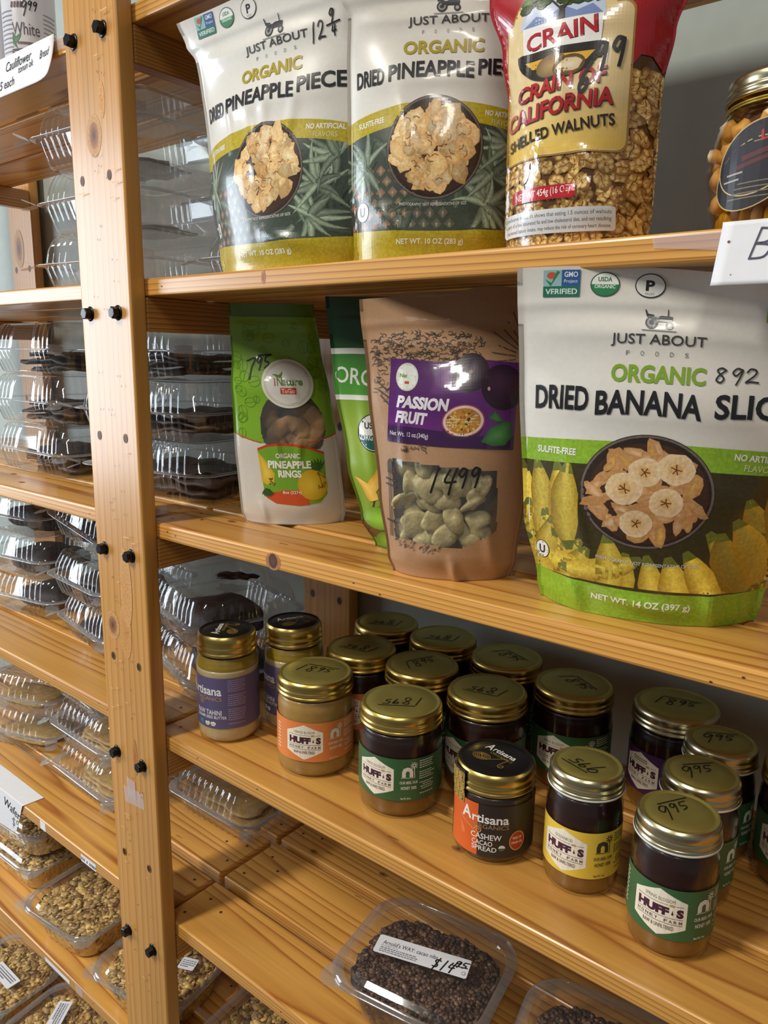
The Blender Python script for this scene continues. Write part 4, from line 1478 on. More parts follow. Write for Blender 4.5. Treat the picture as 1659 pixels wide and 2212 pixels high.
Q = Art(PK.surf, cell=0.004, lift=0.0007, step=.00001)
hand(Q, '14', -.021, .082, .013, .019, PEN, .0019, rot=-.08)
hand(Q, '99', .005, .086, .0105, .014, PEN, .0018, rot=.05)
Q.build('handwritten_price', M['pen'], root)
# dried fruit pieces behind the window
M['dried_passion'] = plain('dried_passion_fruit', (178, 166, 122), 0.4, noise=0.4, nscale=120, bump=0.9, sss=0.1)


def lump(name, parent, loc, sx, sy, sz, seed, mat, rough=.25, sub=2):
    bm = bmesh.new()
    bmesh.ops.create_icosphere(bm, subdivisions=sub, radius=1.0)
    rr = random.Random(seed)
    k = [(rr.uniform(1.5, 4), rr.uniform(1.5, 4), rr.uniform(1.5, 4), rr.uniform(0, 6)) for _ in range(4)]
    for v in bm.verts:
        d = 1 + rough * sum(sin(a * v.co.x + b_ * v.co.y + c * v.co.z + p) for a, b_, c, p in k) / 2.2
        v.co = Vector((v.co.x * sx * d, v.co.y * sy * d, v.co.z * sz * d))
    me = bpy.data.meshes.new(name)
    bm.to_mesh(me); bm.free()
    for p in me.polygons: p.use_smooth = True
    me.materials.append(mat)
    o = bpy.data.objects.new(name, me); COL.objects.link(o)
    o.parent = parent; o.location = loc
    o.rotation_euler = (rr.uniform(-.5, .5), rr.uniform(-3, 3), rr.uniform(-.4, .4))
    return o


n = 0
for row in range(5):
    for c in range(5):
        x = -.041 + c * .0185 + (row % 2) * .007 + r.uniform(-.003, .003); z = .036 + row * .0165 + r.uniform(-.003, .003)
        if x > .030: continue
        dep = interp(PK.dp, z / PK.H) * max(0, 1 - (abs(x) / interp(PK.hw, z / PK.H)) ** 2.3) ** .8
        lump('dried_fruit_piece', root, (x, -dep + .0095 + r.uniform(0, .002), z), r.uniform(.010, .014), .0050, r.uniform(.008, .013), 100 + n, M['dried_passion'], .38, 3)
        n += 1

# ------------------------------------------------------------------ jars
M['glass'] = clear_plastic('clear_glass', (252, 252, 250), rough=0.03, base=0.028, haze=0.0)
M['gold_lid'] = plain('gold_lacquered_tin', (206, 180, 104), 0.30, metal=1.0, noise=0.06, nscale=120)
M['gold_top'] = plain('gold_lid_top', (196, 186, 104), 0.45, metal=0.85, noise=0.08, nscale=60)
M['silver_lid'] = plain('silver_tin', (206, 196, 160), 0.28, metal=1.0, noise=0.05, nscale=120)
M['black_top'] = plain('black_printed_lid', (20, 20, 22), 0.35, coat=0.3)
M['liner'] = plain('white_lid_liner', (222, 222, 214), 0.4)
M['honey'] = print_mat('honey', rough=0.35, coat=0.2, noise=0.10, nscale=130)
M['label'] = print_mat('paper_label', rough=0.45, coat=0.1, noise=0.02)


def cyl(R):
    return lambda s, t, l: ((R + l) * cos(s / R - pi / 2), (R + l) * sin(s / R - pi / 2), t)


def jar_glass(prof, root):
    b = MB(); b.lathe(prof, 64, cap0=True)
    return b.build('glass_jar', M['glass'], root)


def jar_fill(prof, cols, root, name='honey'):
    """contents; cols = [(z, colour)]"""
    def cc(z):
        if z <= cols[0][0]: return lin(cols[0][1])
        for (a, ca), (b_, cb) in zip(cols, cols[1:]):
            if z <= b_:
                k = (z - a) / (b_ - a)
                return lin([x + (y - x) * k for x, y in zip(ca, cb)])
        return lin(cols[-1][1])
    b = MB()
    n = 48
    z0, z1 = prof[0][1], prof[-1][1]
    pr = []
    for i in range(29):
        z = z0 + (z1 - z0) * i / 28
        pr.append((interp_lin(prof, z), z))
    rows = [[(r_ * cos(2 * pi * j / n), r_ * sin(2 * pi * j / n), z) for j in range(n)] for r_, z in pr]
    k = len(b.v)
    for r_ in rows: b.v.extend(r_)
    for i in range(len(rows) - 1):
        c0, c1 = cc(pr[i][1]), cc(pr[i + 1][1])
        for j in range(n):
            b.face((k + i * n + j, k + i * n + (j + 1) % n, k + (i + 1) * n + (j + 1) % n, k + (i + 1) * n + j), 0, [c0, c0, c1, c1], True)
    b.face([k + j for j in range(n)][::-1], 0, cc(z0)); b.face([k + (len(rows) - 1) * n + j for j in range(n)], 0, cc(z1))
    return b.build(name, M['honey'], root)


def interp_lin(tab, z):
    for (ra, za), (rb, zb) in zip(tab, tab[1:]):
        if z <= zb:
            return ra + (rb - ra) * (z - za) / max(1e-9, zb - za)
    return tab[-1][0]


def jar_lid(root, R, z0, h, mat, top, liner=False, knurl=True):
    """screw cap with a pressed top, a knurled band and two rolled rings"""
    b = MB()
    k = h / 0.0185
    prof = [(R - .0006, z0), (R + .0009, z0 + .0006 * k), (R + .0012, z0 + .0016 * k), (R + .0004, z0 + .003 * k), (R - .0006, z0 + .0042 * k), (R + .0006, z0 + .0056 * k), (R + .0008, z0 + .007 * k),
            (R - .0002, z0 + .0084 * k), (R - .0004, z0 + .0094 * k), (R, z0 + .0102 * k), (R, z0 + .0150 * k), (R - .0006, z0 + .0168 * k), (R - .0022, z0 + h)]
    n = 144
    b.lathe(prof, n, 0, wob=(lambda i, j: (0.00022 if (j % 2) else -0.00022) if knurl and i in (9, 10) else 0.0))
    zt = z0 + h
    b.lathe([(R - .0022, zt), (R - .0042, zt), (R - .0050, zt - .0009), (R - .0060, zt - .0009), (R - .0068, zt - .0002), (R * .5, zt - .0001), (0.0004, zt - .0001)], 72, 1)
    if liner:
        b.lathe([(R - .001, z0 - .0012), (R + .0013, z0 - .0009), (R + .0016, z0 + .0002), (R + .0012, z0 + .001)], 72, 2)
    return b.build('lid', [mat, top, M['liner']], root)


def lid_art(R, z):
    """flat disc; s to the right and t away from the viewer"""
    return lambda s, t, l: (s, t, z + l)


def barn(T, cx, cy, k, c, bg):
    T.poly([(cx - .0058 * k, cy - .005 * k), (cx + .0050 * k, cy - .005 * k), (cx + .0050 * k, cy + .0005 * k), (cx + .0035 * k, cy + .0040 * k), (cx - .0005 * k, cy + .0055 * k), (cx - .0045 * k, cy + .0040 * k), (cx - .0058 * k, cy + .0005 * k)], c)
    T.poly([(cx - .0022 * k, cy - .005 * k), (cx + .0014 * k, cy - .005 * k), (cx + .0014 * k, cy + .0002 * k), (cx - .0004 * k, cy + .0018 * k), (cx - .0022 * k, cy + .0002 * k)], bg)
    T.line([(cx + .0065 * k, cy - .005 * k), (cx + .0058 * k, cy + .006 * k)], .0007 * k, c)
    for i in range(9):
        a = 2 * pi * i / 9
        T.line([(cx + (.0058 + .0012 * cos(a)) * k, cy + (.0068 + .0012 * sin(a)) * k), (cx + (.0058 + .0034 * cos(a)) * k, cy + (.0068 + .0034 * sin(a)) * k)], .0008 * k, c)
    T.line([(cx - .0065 * k, cy - .0056 * k), (cx + .0065 * k, cy - .0056 * k)], .0005 * k, c)


def honey_label(root, R, z0, z1, col, flavour, dark, wt, k=1.0, deg=150):
    a = radians(deg)
    S = cyl(R)
    b = MB()
    n = 60
    b.grid([[S(R * (-a + 2 * a * i / n), z, .0002) for i in range(n + 1)] for z in (z0, (z0 + z1) / 2, z1)], 0, lin(col))
    T = Art(S, cell=0.005, lift=0.0003, step=0.000006)
    cz = (z0 + z1) / 2
    hw, hh = .0212 * k, .0205 * k
    hexa = lambda e: [(0, cz + hh + e), (hw + e, cz + hh * .56 + e * .5), (hw + e, cz - hh * .56 - e * .5), (0, cz - hh - e), (-hw - e, cz - hh * .56 - e * .5), (-hw - e, cz + hh * .56 + e * .5)]
    T.poly(hexa(0), (236, 226, 206))
    mar, br = (74, 34, 52), (110, 92, 80)
    for y_ in (() if flavour else (.0128, .0104)):      # two lines too dim to read
        for q in range(7):
            T.poly([((-.009 + q * .0026) * k, cz + y_ * k), ((-.0072 + q * .0026) * k, cz + y_ * k), ((-.0072 + q * .0026) * k, cz + (y_ + .0016) * k), ((-.009 + q * .0026) * k, cz + (y_ + .0016) * k)], br, 1)
    if flavour: T.text(flavour, 0, cz + .0118 * k, .0030 * k, .0235 * k if len(flavour) > 10 else .017 * k, br, .0)
    T.line([(-hw * .86, cz + .0082 * k), (hw * .30, cz + .0082 * k)], .0004, mar); T.line([(hw * .62, cz + .0082 * k), (hw * .86, cz + .0082 * k)], .0004, mar)
    T.poly(ell(hw * .46, cz + .0082 * k, .0024 * k, .0012 * k, 12), (190, 150, 120))
    for w_, x, ww in (('HUFF', -.0050, .0255), ('S', .0160, .0054)):
        T.text(w_, x * k, cz + .0022 * k, .0078 * k, ww * k, mar, .07)
    T.poly([(.0096 * k, cz + .001 * k), (.0110 * k, cz + .0012 * k), (.0103 * k, cz + .0045 * k)], mar)
    T.poly(ell(.0103 * k, cz + .0010 * k, .0009 * k, .0010 * k, 10), mar)
    T.line([(-hw * .86, cz - .0030 * k), (hw * .86, cz - .0030 * k)], .0004, mar)
    for i, ch in enumerate('HONEY FARM'):
        if ch != ' ': T.text(ch, (-.0165 + i * .0037) * k, cz - .0058 * k, .0027 * k, .0026 * k, br, .03)
    T.line([(-hw * .86, cz - .0083 * k), (hw * .86, cz - .0083 * k)], .0004, mar)
    T.text('RAW & UNFILTERED', 0, cz - .0118 * k, .0034 * k, .0240 * k, br, .012)
    ink = (66, 52, 40) if dark else (226, 224, 206)
    bx = .0355 * k
    barn(T, bx, cz + .0085 * k, 1.05 * k, ink, col)
    T.text('OUR BEES, OUR', bx + .001, cz - .0028 * k, .0036 * k, .0185 * k, ink, .02)
    T.text('HONEY 100%', bx + .001, cz - .0085 * k, .0036 * k, .0160 * k, ink, .02)
    T.text('Net Wt. ' + wt, bx - .002, z0 + .0030, .0022 * k, .0105 * k, ink, .015)
    r = random.Random(5)
    for i in range(16):     # fine print too small to read
        y = z1 - .004 - i * (z1 - z0 - .008) / 16
        if i % 5 == 4: continue
        x0 = .0475 * k + (r.uniform(0, .004) if i > 8 else 0); x = x0
        while x < .064 * k + r.uniform(-.004, .002):
            w_ = r.uniform(.0012, .0030)
            T.poly([(x, y), (x + w_, y), (x + w_, y + .0010), (x, y + .0010)], ink, 0)
            x += w_ + .0006
    for i in range(8):
        y = z0 + .008 + i * .004
        T.poly([(-.0405 * k, y), (-.0335 * k + r.uniform(-.002, 0), y), (-.0335 * k, y + .0012), (-.0405 * k, y + .0012)], ink, 0)
    merge(b, T.mb, 0)
    return b.build('label', M['label'], root)


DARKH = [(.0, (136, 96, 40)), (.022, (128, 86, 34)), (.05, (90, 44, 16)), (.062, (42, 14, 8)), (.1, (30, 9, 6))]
TANH = [(.0, (160, 124, 62)), (.1, (168, 130, 68))]
BIG_GLASS = [(.0385, .0), (.0420, .0016), (.0432, .005), (.0435, .012), (.0435, .080), (.0430, .0850), (.0418, .0885), (.0412, .092), (.0412, .105)]
BIG_FILL = [(.0390, .002), (.0418, .006), (.0424, .013), (.0424, .079), (.0404, .0855), (.0402, .089)]
SM_GLASS = [(.0285, .0), (.0318, .0018), (.0330, .0055), (.0334, .013), (.0334, .074), (.0330, .0795), (.0315, .0850), (.0302, .0890), (.0300, .105)]
SM_FILL = [(.0288, .002), (.0319, .0065), (.0325, .013), (.0325, .0735), (.0306, .084), (.0292, .090)]


def heading(x, y, phi):
    """turn the label to the viewer, then by phi degrees"""
    return atan2(-.5 - y, -x) + pi / 2 + radians(phi)


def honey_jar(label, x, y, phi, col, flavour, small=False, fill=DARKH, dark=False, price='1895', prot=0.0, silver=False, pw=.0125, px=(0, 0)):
    root = thing('honey_jar', label, 'honey jar', (x, y, ZS['C']), heading(x, y, phi), 'honey jars on the middle shelf')
    gl, fl = (SM_GLASS, SM_FILL) if small else (BIG_GLASS, BIG_FILL)
    jar_glass(gl, root)
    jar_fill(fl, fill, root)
    if small:
        lid = jar_lid(root, .0320, .0935, .0172, M['silver_lid'] if silver else M['gold_lid'], M['gold_top'], liner=True)
        honey_label(root, .0335, .020, .064, col, flavour, dark, '9 oz', k=.98)
        z = .1107
    else:
        lid = jar_lid(root, .0425, .0918, .0185, M['silver_lid'] if silver else M['gold_lid'], M['gold_top'])
        honey_label(root, .0436, .0215, .0675, col, flavour, dark, '20 oz')
        z = .1103
    if price:
        Q = Art(lid_art(.04, z), cell=.05, lift=.0003, step=.000004)
        n = len(price)
        rot = prot - radians(phi)
        tw = n * pw
        c, s_ = cos(rot), sin(rot)
        ox, oy = -tw / 2, -.006
        hand(Q, price, px[0] + ox * c - oy * s_, px[1] + ox * s_ + oy * c, pw, .0155, (26, 24, 18), .0012, rot=rot, small=2 if n > 3 else 1)
        q0, q1 = (-.3 * tw, .0125), (.45 * tw, .0145)
        if prot < 5:
            Q.line([(px[0] + a * c - b_ * s_, px[1] + a * s_ + b_ * c) for a, b_ in (q0, q1)], .0012, (26, 24, 18))
        Q.build('handwritten_price', M['pen'], lid)
    return root


OR, GR, YE, PU = (222, 128, 66), (54, 98, 58), (226, 190, 66), (74, 36, 84)
honey_jar('creamy tan honey jar with an orange label at the front of the shelf', -.5592, .0785, -17, OR, 'ORANGE BLOSSOM', fill=TANH, prot=-.5)
honey_jar('large dark green label honey jar at the front, left of the cashew jar', -.4391, .0825, -36, GR, 'SPRING BLOSSOM', prot=pi - .1)
honey_jar('small dark honey jar with a yellow label', -.2375, .0896, -27, YE, 'GOLDENROD', small=True, dark=True, price='995', prot=2.4, silver=True)
honey_jar('small dark honey jar with a green label, frontmost at the shelf edge', -.151, .0685, -13, GR, 'SPRING BLOSSOM', small=True, price='995', prot=.7, silver=True)
honey_jar('small dark honey jar directly behind the frontmost small green label jar', -.155, .140, 2, GR, 'SPRING BLOSSOM', small=True, price='995', prot=.5, silver=True)
honey_jar('small dark honey jar, rearmost of the row of three small jars', -.158, .211, 0, GR, 'SPRING BLOSSOM', small=True, price='995', prot=.2, silver=True)
honey_jar('dark honey jar with an orange label behind the creamy orange label jar', -.567, .168, -20, OR, 'ORANGE BLOSSOM', prot=2.6)
honey_jar('honey jar in the back row beside the rear wooden post', -.599, .258, -20, GR, 'SPRING BLOSSOM', prot=pi - .2)
honey_jar('honey jar in the back row, second from the rear wooden post', -.510, .262, -20, GR, 'SPRING BLOSSOM', prot=pi - .2)
honey_jar('honey jar behind the large green label jar, price upright on its lid', -.479, .174, -20, GR, 'SPRING BLOSSOM', prot=.5)
honey_jar('honey jar in the back row, third from the rear wooden post', -.415, .258, -20, GR, 'SPRING BLOSSOM', prot=-.9)
honey_jar('dark honey jar with a green label directly behind the cashew spread jar', -.385, .164, -50, GR, 'SPRING BLOSSOM', prot=2.8)
honey_jar('dark honey jar with a green label behind the yellow label jar', -.320, .240, -24, GR, 'SPRING BLOSSOM', prot=-1.0)
honey_jar('dark honey jar with a purple label standing against the wall', -.216, .262, -42, PU, '', prot=-.1, silver=True)
honey_jar('dark honey jar with a green label cut off by the right picture edge', -.078, .216, -28, GR, 'SPRING BLOSSOM', prot=.3)


def artisan_lid(root, R, z0, h, rot):
    lid = jar_lid(root, R, z0, h, M['gold_lid'], M['black_top'])
    T = Art(lid_art(R, z0 + h), cell=.05, lift=.0003, step=.000005)
    c, s_ = cos(rot), sin(rot)
    P = lambda x, y: (x * c - y * s_, x * s_ + y * c)
    G = (150, 122, 52)
    T.text('A', *P(-.0150, .0105), .0105, .008, (226, 224, 218), .01, rot=rot)
    T.text('rtisana', *P(.0030, .0098), .0070, .026, (226, 224, 218), .02, rot=rot)
    T.text('ORGANICS', *P(.004, .0030), .0036, .026, G, .0, rot=rot)
    T.line([P(-.014 + .0022 * i, -.004 - .007 * sin(i * .42)) for i in range(13)] + [P(.0145 + .0035 * cos(a * .7 + 3) * (1 - a / 14), -.0100 + .0035 * sin(a * .7 + 3) * (1 - a / 14)) for a in range(11)], .0008, G)
    for q in (.0085, .0066, .0048, .0030):
        e = ell(-.010, -.009, q, q * .72, 18, .3)
        T.line([P(*p) for p in e + [e[0]]], .0006, G)
    T.build('printed_lettering', M['pen'], lid)
    return lid


TAH_GLASS = [(.0325, 0), (.0360, .0018), (.0372, .006), (.0376, .014), (.0376, .096), (.0368, .1015), (.0350, .1055), (.0338, .1085), (.0336, .128)]
TAH_FILL = [(.0330, .002), (.0362, .0065), (.0368, .014), (.0368, .092)]
PURP = (92, 84, 122)


def tahini_jar(label, x, y, phi, lrot):
    root = thing('tahini_jar', label, 'tahini jar', (x, y, ZS['C']), heading(x, y, phi), 'tahini jars beside the upright')
    jar_glass(TAH_GLASS, root)
    jar_fill(TAH_FILL, [(0, (188, 168, 126)), (.09, (186, 168, 130))], root, 'tahini')
    jar_fill([(.0366, .0922), (.0366, .0955), (.0352, .101), (.0330, .106)], [(.092, (150, 128, 40)), (.106, (128, 104, 26))], root, 'separated_oil')
    artisan_lid(root, .0348, .1085, .0250, lrot - radians(phi))
    S = cyl(.0377)
    b = MB(); a = radians(155); n = 60
    b.grid([[S(.0377 * (-a + 2 * a * i / n), z, .0002) for i in range(n + 1)] for z in (.021, .053, .0850)], 0, lin(PURP))
    T = Art(S, cell=.005, lift=.0003, step=.000006)
    G = (184, 148, 86); Wt = (232, 230, 232)
    T.text('A', -.0255, .0705, .0150, .012, Wt, .02); T.text('rtisana', .0015, .0680, .0105, .037, Wt, .02)
    T.text('ORGANICS', .0020, .0585, .0048, .036, G)
    T.line([(-.008 + .0036 * cos(q * .55) * (1 - q / 22), .0525 + .0036 * sin(q * .55) * (1 - q / 22)) for q in range(20)], .0007, G)
    T.text('RAW TAHINI', .0015, .0410, .0062, .036, Wt, .01)
    T.text('SESAME SEED BUTTER', .0045, .0350, .0036, .042, Wt, .012)
    T.poly([(-.0125, .0245), (-.0055, .0245), (-.0055, .0300), (-.0125, .0300)], (70, 130, 150))
    for q, w_ in ((.0005, 'ORG'), (.0085, 'RAW')):
        T.poly(ell(q, .0270, .0034, .0032, 20), (234, 234, 226)); T.poly([p for p in ell(q, .0270, .0034, .0032, 24) if p[1] > .0282], (56, 116, 74))
        T.text(w_, q, .0262, .0014, .0042, (50, 50, 50), .02)
    r = random.Random(3)
    for i in range(22):
        y_ = .0815 - i * .0026
        if i % 7 == 6: continue
        x0 = .0275
        while x0 < .047:
            w_ = r.uniform(.001, .003)
            T.poly([(x0, y_), (x0 + w_, y_), (x0 + w_, y_ + .0011), (x0, y_ + .0011)], (150, 142, 170), 0); x0 += w_ + .0006
    merge(b, T.mb, 0)
    b.build('label', M['label'], root)
    return root


tahini_jar('tahini jar with purple label nearest the upright, at the shelf front', -.690, .060, -43, 1.35)
tahini_jar('tahini jar with black lid behind the front tahini jar', -.649, .133, -70, .35)

# cashew cacao spread
x, y = -.3232, .0792
root = thing('nut_spread_jar', 'short cashew cacao spread jar with an orange and black label', 'spread jar', (x, y, ZS['C']), heading(x, y, -8))
jar_glass([(.0330, 0), (.0366, .0018), (.0378, .006), (.0381, .013), (.0381, .0610), (.0374, .0655), (.0360, .0685), (.0354, .0700), (.0354, .085)], root)
jar_fill([(.0335, .002), (.0366, .0065), (.0372, .013), (.0372, .060), (.0352, .067)], [(0, (96, 62, 34)), (.012, (70, 44, 26)), (.067, (46, 30, 20))], root, 'cashew_spread')
artisan_lid(root, .0372, .0690, .0205, -.55)
S = cyl(.0382)
b = MB(); n = 60
sE = -.0085
for (s0, s1, c) in ((-.095, -.046, (38, 34, 32)), (-.046, sE, (214, 94, 36)), (sE, .095, (44, 38, 34))):
    b.grid([[S(s0 + (s1 - s0) * i / 24, z, .0002) for i in range(25)] for z in (.0095, .035, .0615)], 0, lin(c))
T = Art(S, cell=.005, lift=.0003, step=.000006)
G = (170, 134, 74); Wt = (234, 230, 226)
T.text('A', -.0205, .0500, .0125, .0105, Wt, .02); T.text('rtisana', .0030, .0475, .0085, .0345, Wt, .02)
T.text('ORGANICS', .0035, .0402, .0042, .034, (168, 132, 92))
T.line([(-.0280 + .0022 * q, .043 - .0012 * q) for q in range(8)] + [(-.0080 + .0034 * cos(2.4 - q * .55) * (1 - q / 22), .0355 + .0034 * sin(2.4 - q * .55) * (1 - q / 22)) for q in range(18)], .0007, (226, 160, 90))
leaf(T, -.024, .026, .014, .006, 1.7, (222, 112, 56), (228, 124, 70))
T.text('CASHEW', -.0005, .0298, .0056, .0290, Wt, .012); T.text('CACAO', -.0040, .0232, .0048, .0195, Wt, .01); T.text('SPREAD', -.0020, .0175, .0048, .0235, Wt, .01)
T.poly(ell(.0145, .0195, .0032, .0030, 20), (222, 222, 214)); T.poly([p for p in ell(.0145, .0195, .0032, .003, 24) if p[1] < .0196], (70, 90, 84))
T.poly(ell(.0295, .0255, .0082, .0098, 40), (222, 174, 110)); T.poly(ell(.0295, .0255, .0074, .0090, 36), (178, 62, 28))
T.text('FREE OF', .0295, .0285, .0026, .0095, (240, 214, 190), .02); T.text('PALM OIL', .0295, .0240, .0026, .0115, (240, 214, 190), .02)
merge(b, T.mb, 0)
b.build('label', M['label'], root)
# patterned paper seal over the lid edge
S2 = lambda s, t, l: cyl(.0384)(s, t, l) if t < .066 else cyl(.0390)(s * .0390 / .0384, t, l)
b = MB()
b.grid([[S2(-.047 + .023 * i / 12, z, .0001) for i in range(13)] for z in (.056, .062, .0659, .0661, .075, .082, .0885)], 0, lin((26, 24, 22)))
T = Art(S2, cell=.003, lift=.0003, step=.000003, clip=[(0, -.047, -.024), (1, .056, .0883)])
for q in range(12):
    cx_, cz_ = -.047 + .0065 * (q % 4) + (.003 if (q // 4) % 2 else 0), .058 + .011 * (q // 4)
    for rr in (.0055, .0042, .0029, .0016):
        e = ell(cx_, cz_, rr, rr, 18)
        T.line(e + [e[0]], .0006, (196, 160, 78))
merge(b, T.mb, 0)
b.build('paper_seal', M['label'], root)

# nuts in honey, cut off at the upper right
root = thing('nut_honey_jar', 'round jar of nuts in honey with a black label, right of the walnut bag', 'honey jar', (-.133, .084, ZS['A']), heading(-.133, .084, -33))
b = MB()
prof = [(.0330, 0), (.0375, .002), (.0392, .006), (.0430, .022), (.0460, .040), (.0465, .050), (.0450, .062), (.0405, .074), (.0365, .080), (.0345, .083), (.0345, .098)]
jar_glass(prof, root)
M['amber'] = clear_plastic('amber_honey', (244, 218, 168), rough=0.1, base=0.02, haze=0.0)
b = MB(); b.lathe([(.0322, .003), (.0384, .0075), (.0421, .022), (.0450, .040), (.0455, .050), (.0440, .062), (.0396, .0735), (.0340, .082)], 48, cap0=True, cap1=True)
b.build('honey', M['amber'], root)
b = MB(); b.lathe([(.024, .004), (.030, .02), (.033, .05), (.024, .078)], 32, cap0=True, cap1=True)
M['honey_core'] = plain('packed_nuts', (196, 146, 92), 0.5, noise=0.35, nscale=140)
b.build('nut_filling', M['honey_core'], root)
jar_lid(root, .0372, .0870, .0150, M['silver_lid'], M['gold_top'], knurl=False)
M['pistachio'] = plain('pistachio', (196, 176, 70), 0.45, noise=0.15, nscale=120)
M['almond'] = plain('pale_nut', (232, 212, 178), 0.45, noise=0.2, nscale=120)
r = random.Random(41)
for row in range(5):
    z = .012 + row * .0145
    R = interp_lin(prof, z) - .0070
    for i in range(15):
        a0 = -pi / 2 + (i - 7) * .235 + (row % 2) * .11
        if row < 1:
            lump('pistachio', root, (R * cos(a0), R * sin(a0), z), .0042, .0040, .0085, 300 + i, M['pistachio'], .05).rotation_euler = (0, 0, a0)
        elif (i + row) % 2 == 0:
            lump('nut', root, (R * cos(a0), R * sin(a0), z + r.uniform(-.002, .002)), .0066, .0038, .0056, 330 + row * 20 + i, M['almond'], .32)
T = Art(cyl(.0468), cell=.005, lift=.0004, step=.000008)
T.poly(ell(.010, .037, .0265, .0195, 44, .55), (190, 168, 110)); T.poly(ell(.010, .037, .0258, .0188, 44, .55), (28, 28, 32))
T.poly(ell(.012, .0465, .0270, .0205, 44, .55), (196, 176, 120)); T.poly(ell(.012, .0465, .0262, .0197, 44, .55), (34, 32, 44))
T.text('LITT', .022, .0605, .0060, .017, (190, 44, 50), .03, rot=.25, shear=.2)
T.line([(.010, .0555), (.034, .0585)], .0006, (150, 140, 120))
for q in range(6):
    T.line([(.004 + q * .0045, .0465 + q * .0012), (.0072 + q * .0045, .0473 + q * .0012)], .0030, (92, 44, 50))
    T.line([(.001 + q * .0045, .0415 + q * .0012), (.0042 + q * .0045, .0423 + q * .0012)], .0026, (92, 44, 50))
for i in range(4):
    T.line([(-.004 + .002 * i, .0225 + i * .003), (.026, .0235 + i * .003)], .0008, (120, 112, 96))
T.line([(-.006, .0375), (.004, .0385)], .0011, (170, 166, 160)); T.line([(-.008, .0335), (.002, .0345)], .0011, (170, 166, 160))
T.build('label', M['label'], root)
b = MB()
for q in range(2):
    b.lathe([(.0362, .0820 + q * .0016), (.0372, .0826 + q * .0016), (.0362, .0832 + q * .0016)], 40)
M['cord'] = plain('gold_cord', (186, 166, 70), 0.35, metal=0.5)
b.build('gold_cord', M['cord'], root)

# ------------------------------------------------------------------ white bottles at the upper left
M['white_plastic'] = plain('white_plastic', (214, 216, 224), 0.3, coat=0.3)


def mouth_bottle(label, x, y, phi, art=True, cap=None):
    root = thing('plastic_bottle', label, 'bottle', (x, y, ZS['AA']), heading(x, y, phi), 'white bottles on the top shelf')
    b = MB()
    b.lathe([(.024, 0), (.0300, .0015), (.0322, .006), (.0325, .02), (.0325, .13), (.0310, .145), (.022, .160), (.0165, .164), (.0165, .172)], 56, cap0=True)
    b.build('bottle_body', M['white_plastic'], root)
    b = MB(); b.lathe([(.0178, .170), (.0182, .1705), (.0182, .195), (.0172, .197), (.0003, .197)], 48, wob=lambda i, j: (.0003 if j % 2 else 0) if i in (1, 2) else 0)
    b.build('cap', M['white_plastic'], root)
    T = Art(cyl(.0326), cell=.005, lift=.0003, step=.000006)
    if art:
        V = (92, 84, 98)
        T.text('White', -.003, .0570, .0145, .034, V, .0)
        for q in range(4):
            T.line([(-.019 + q * .004, .082), (-.018 + q * .004, .087)], .0026, (90, 60, 74))
        leaf(T, -.0185, .0425, .014, .008, .5, (70, 118, 88), (96, 140, 108)); leaf(T, -.0185, .0425, .011, .007, 1.4, (60, 108, 78), (86, 130, 98)); leaf(T, -.019, .0425, .010, .006, -1.3, (60, 108, 78), (86, 130, 98))
        T.strip([(-.014, .0415), (.010, .0415)], [(-.014, .0388), (.010, .0388)], (86, 78, 88), (130, 122, 130))
        T.poly([(-.022, .0330), (-.006, .0340), (.006, .0325), (.006, .004), (-.022, .004)], (84, 78, 88))
        T.text('Tea Tree', -.008, .0275, .0055, .022, (196, 190, 196), .01)
        hand(T, '999', -.008, .0740, .0085, .0150, PEN, .0012, small=1)
    for sgn in (-1, 1):
        for i in range(14):
            y_ = .010 + i * .0052
            s0 = sgn * .030
            T.line([(s0 - .010, y_), (s0 + .010, y_)], .0013, (150, 152, 162))
    T.build('printed_label', M['label'], root)
    return root


mouth_bottle('white bottle lettered White with green leaves and price 9.99', -1.058, .062, -4)
mouth_bottle('white bottle with lines of print at the far upper left edge', -1.155, .060, 40, False)
mouth_bottle('white bottle half hidden behind the upright at the top', -.965, .105, 30, False)

# ------------------------------------------------------------------ clear hinged boxes
M['pet'] = clear_plastic('clear_pet', (252, 253, 253), rough=0.05, base=0.075, haze=0.015)
M['pet_rim'] = clear_plastic('clear_pet_rim', (232, 236, 242), rough=0.10, base=0.16, haze=0.12)


def rrect(w, d, r, n=26, nc=9):
    """points round a rounded rectangle with outward normals and distance to the nearest corner"""
    out = []
    hx, hy = w / 2 - r, d / 2 - r
    segs = (((hx, -d / 2), (1, 0), w - 2 * r, (0, -1)), ((w / 2, hy), (0, 1), d - 2 * r, (1, 0)), ((-hx, d / 2), (-1, 0), w - 2 * r, (0, 1)), ((-w / 2, -hy), (0, -1), d - 2 * r, (-1, 0)))
    cs = ((hx, -hy, -pi / 2), (hx, hy, 0), (-hx, hy, pi / 2), (-hx, -hy, pi))
    st = ((-hx, -d / 2), (w / 2, -hy), (hx, d / 2), (-w / 2, hy))
    for q in range(4):
        (ex, ey), (dx, dy), L, nn = segs[q]
        sx, sy = st[q]
        for i in range(n):
            f = i / n
            out.append((sx + dx * L * f, sy + dy * L * f, nn[0], nn[1], min(f, 1 - f) * L, f * L))
        cx, cy, a0 = cs[q]
        for i in range(nc):
            a = a0 + pi / 2 * i / nc
            out.append((cx + r * cos(a), cy + r * sin(a), cos(a), sin(a), -1, 0))
    return out


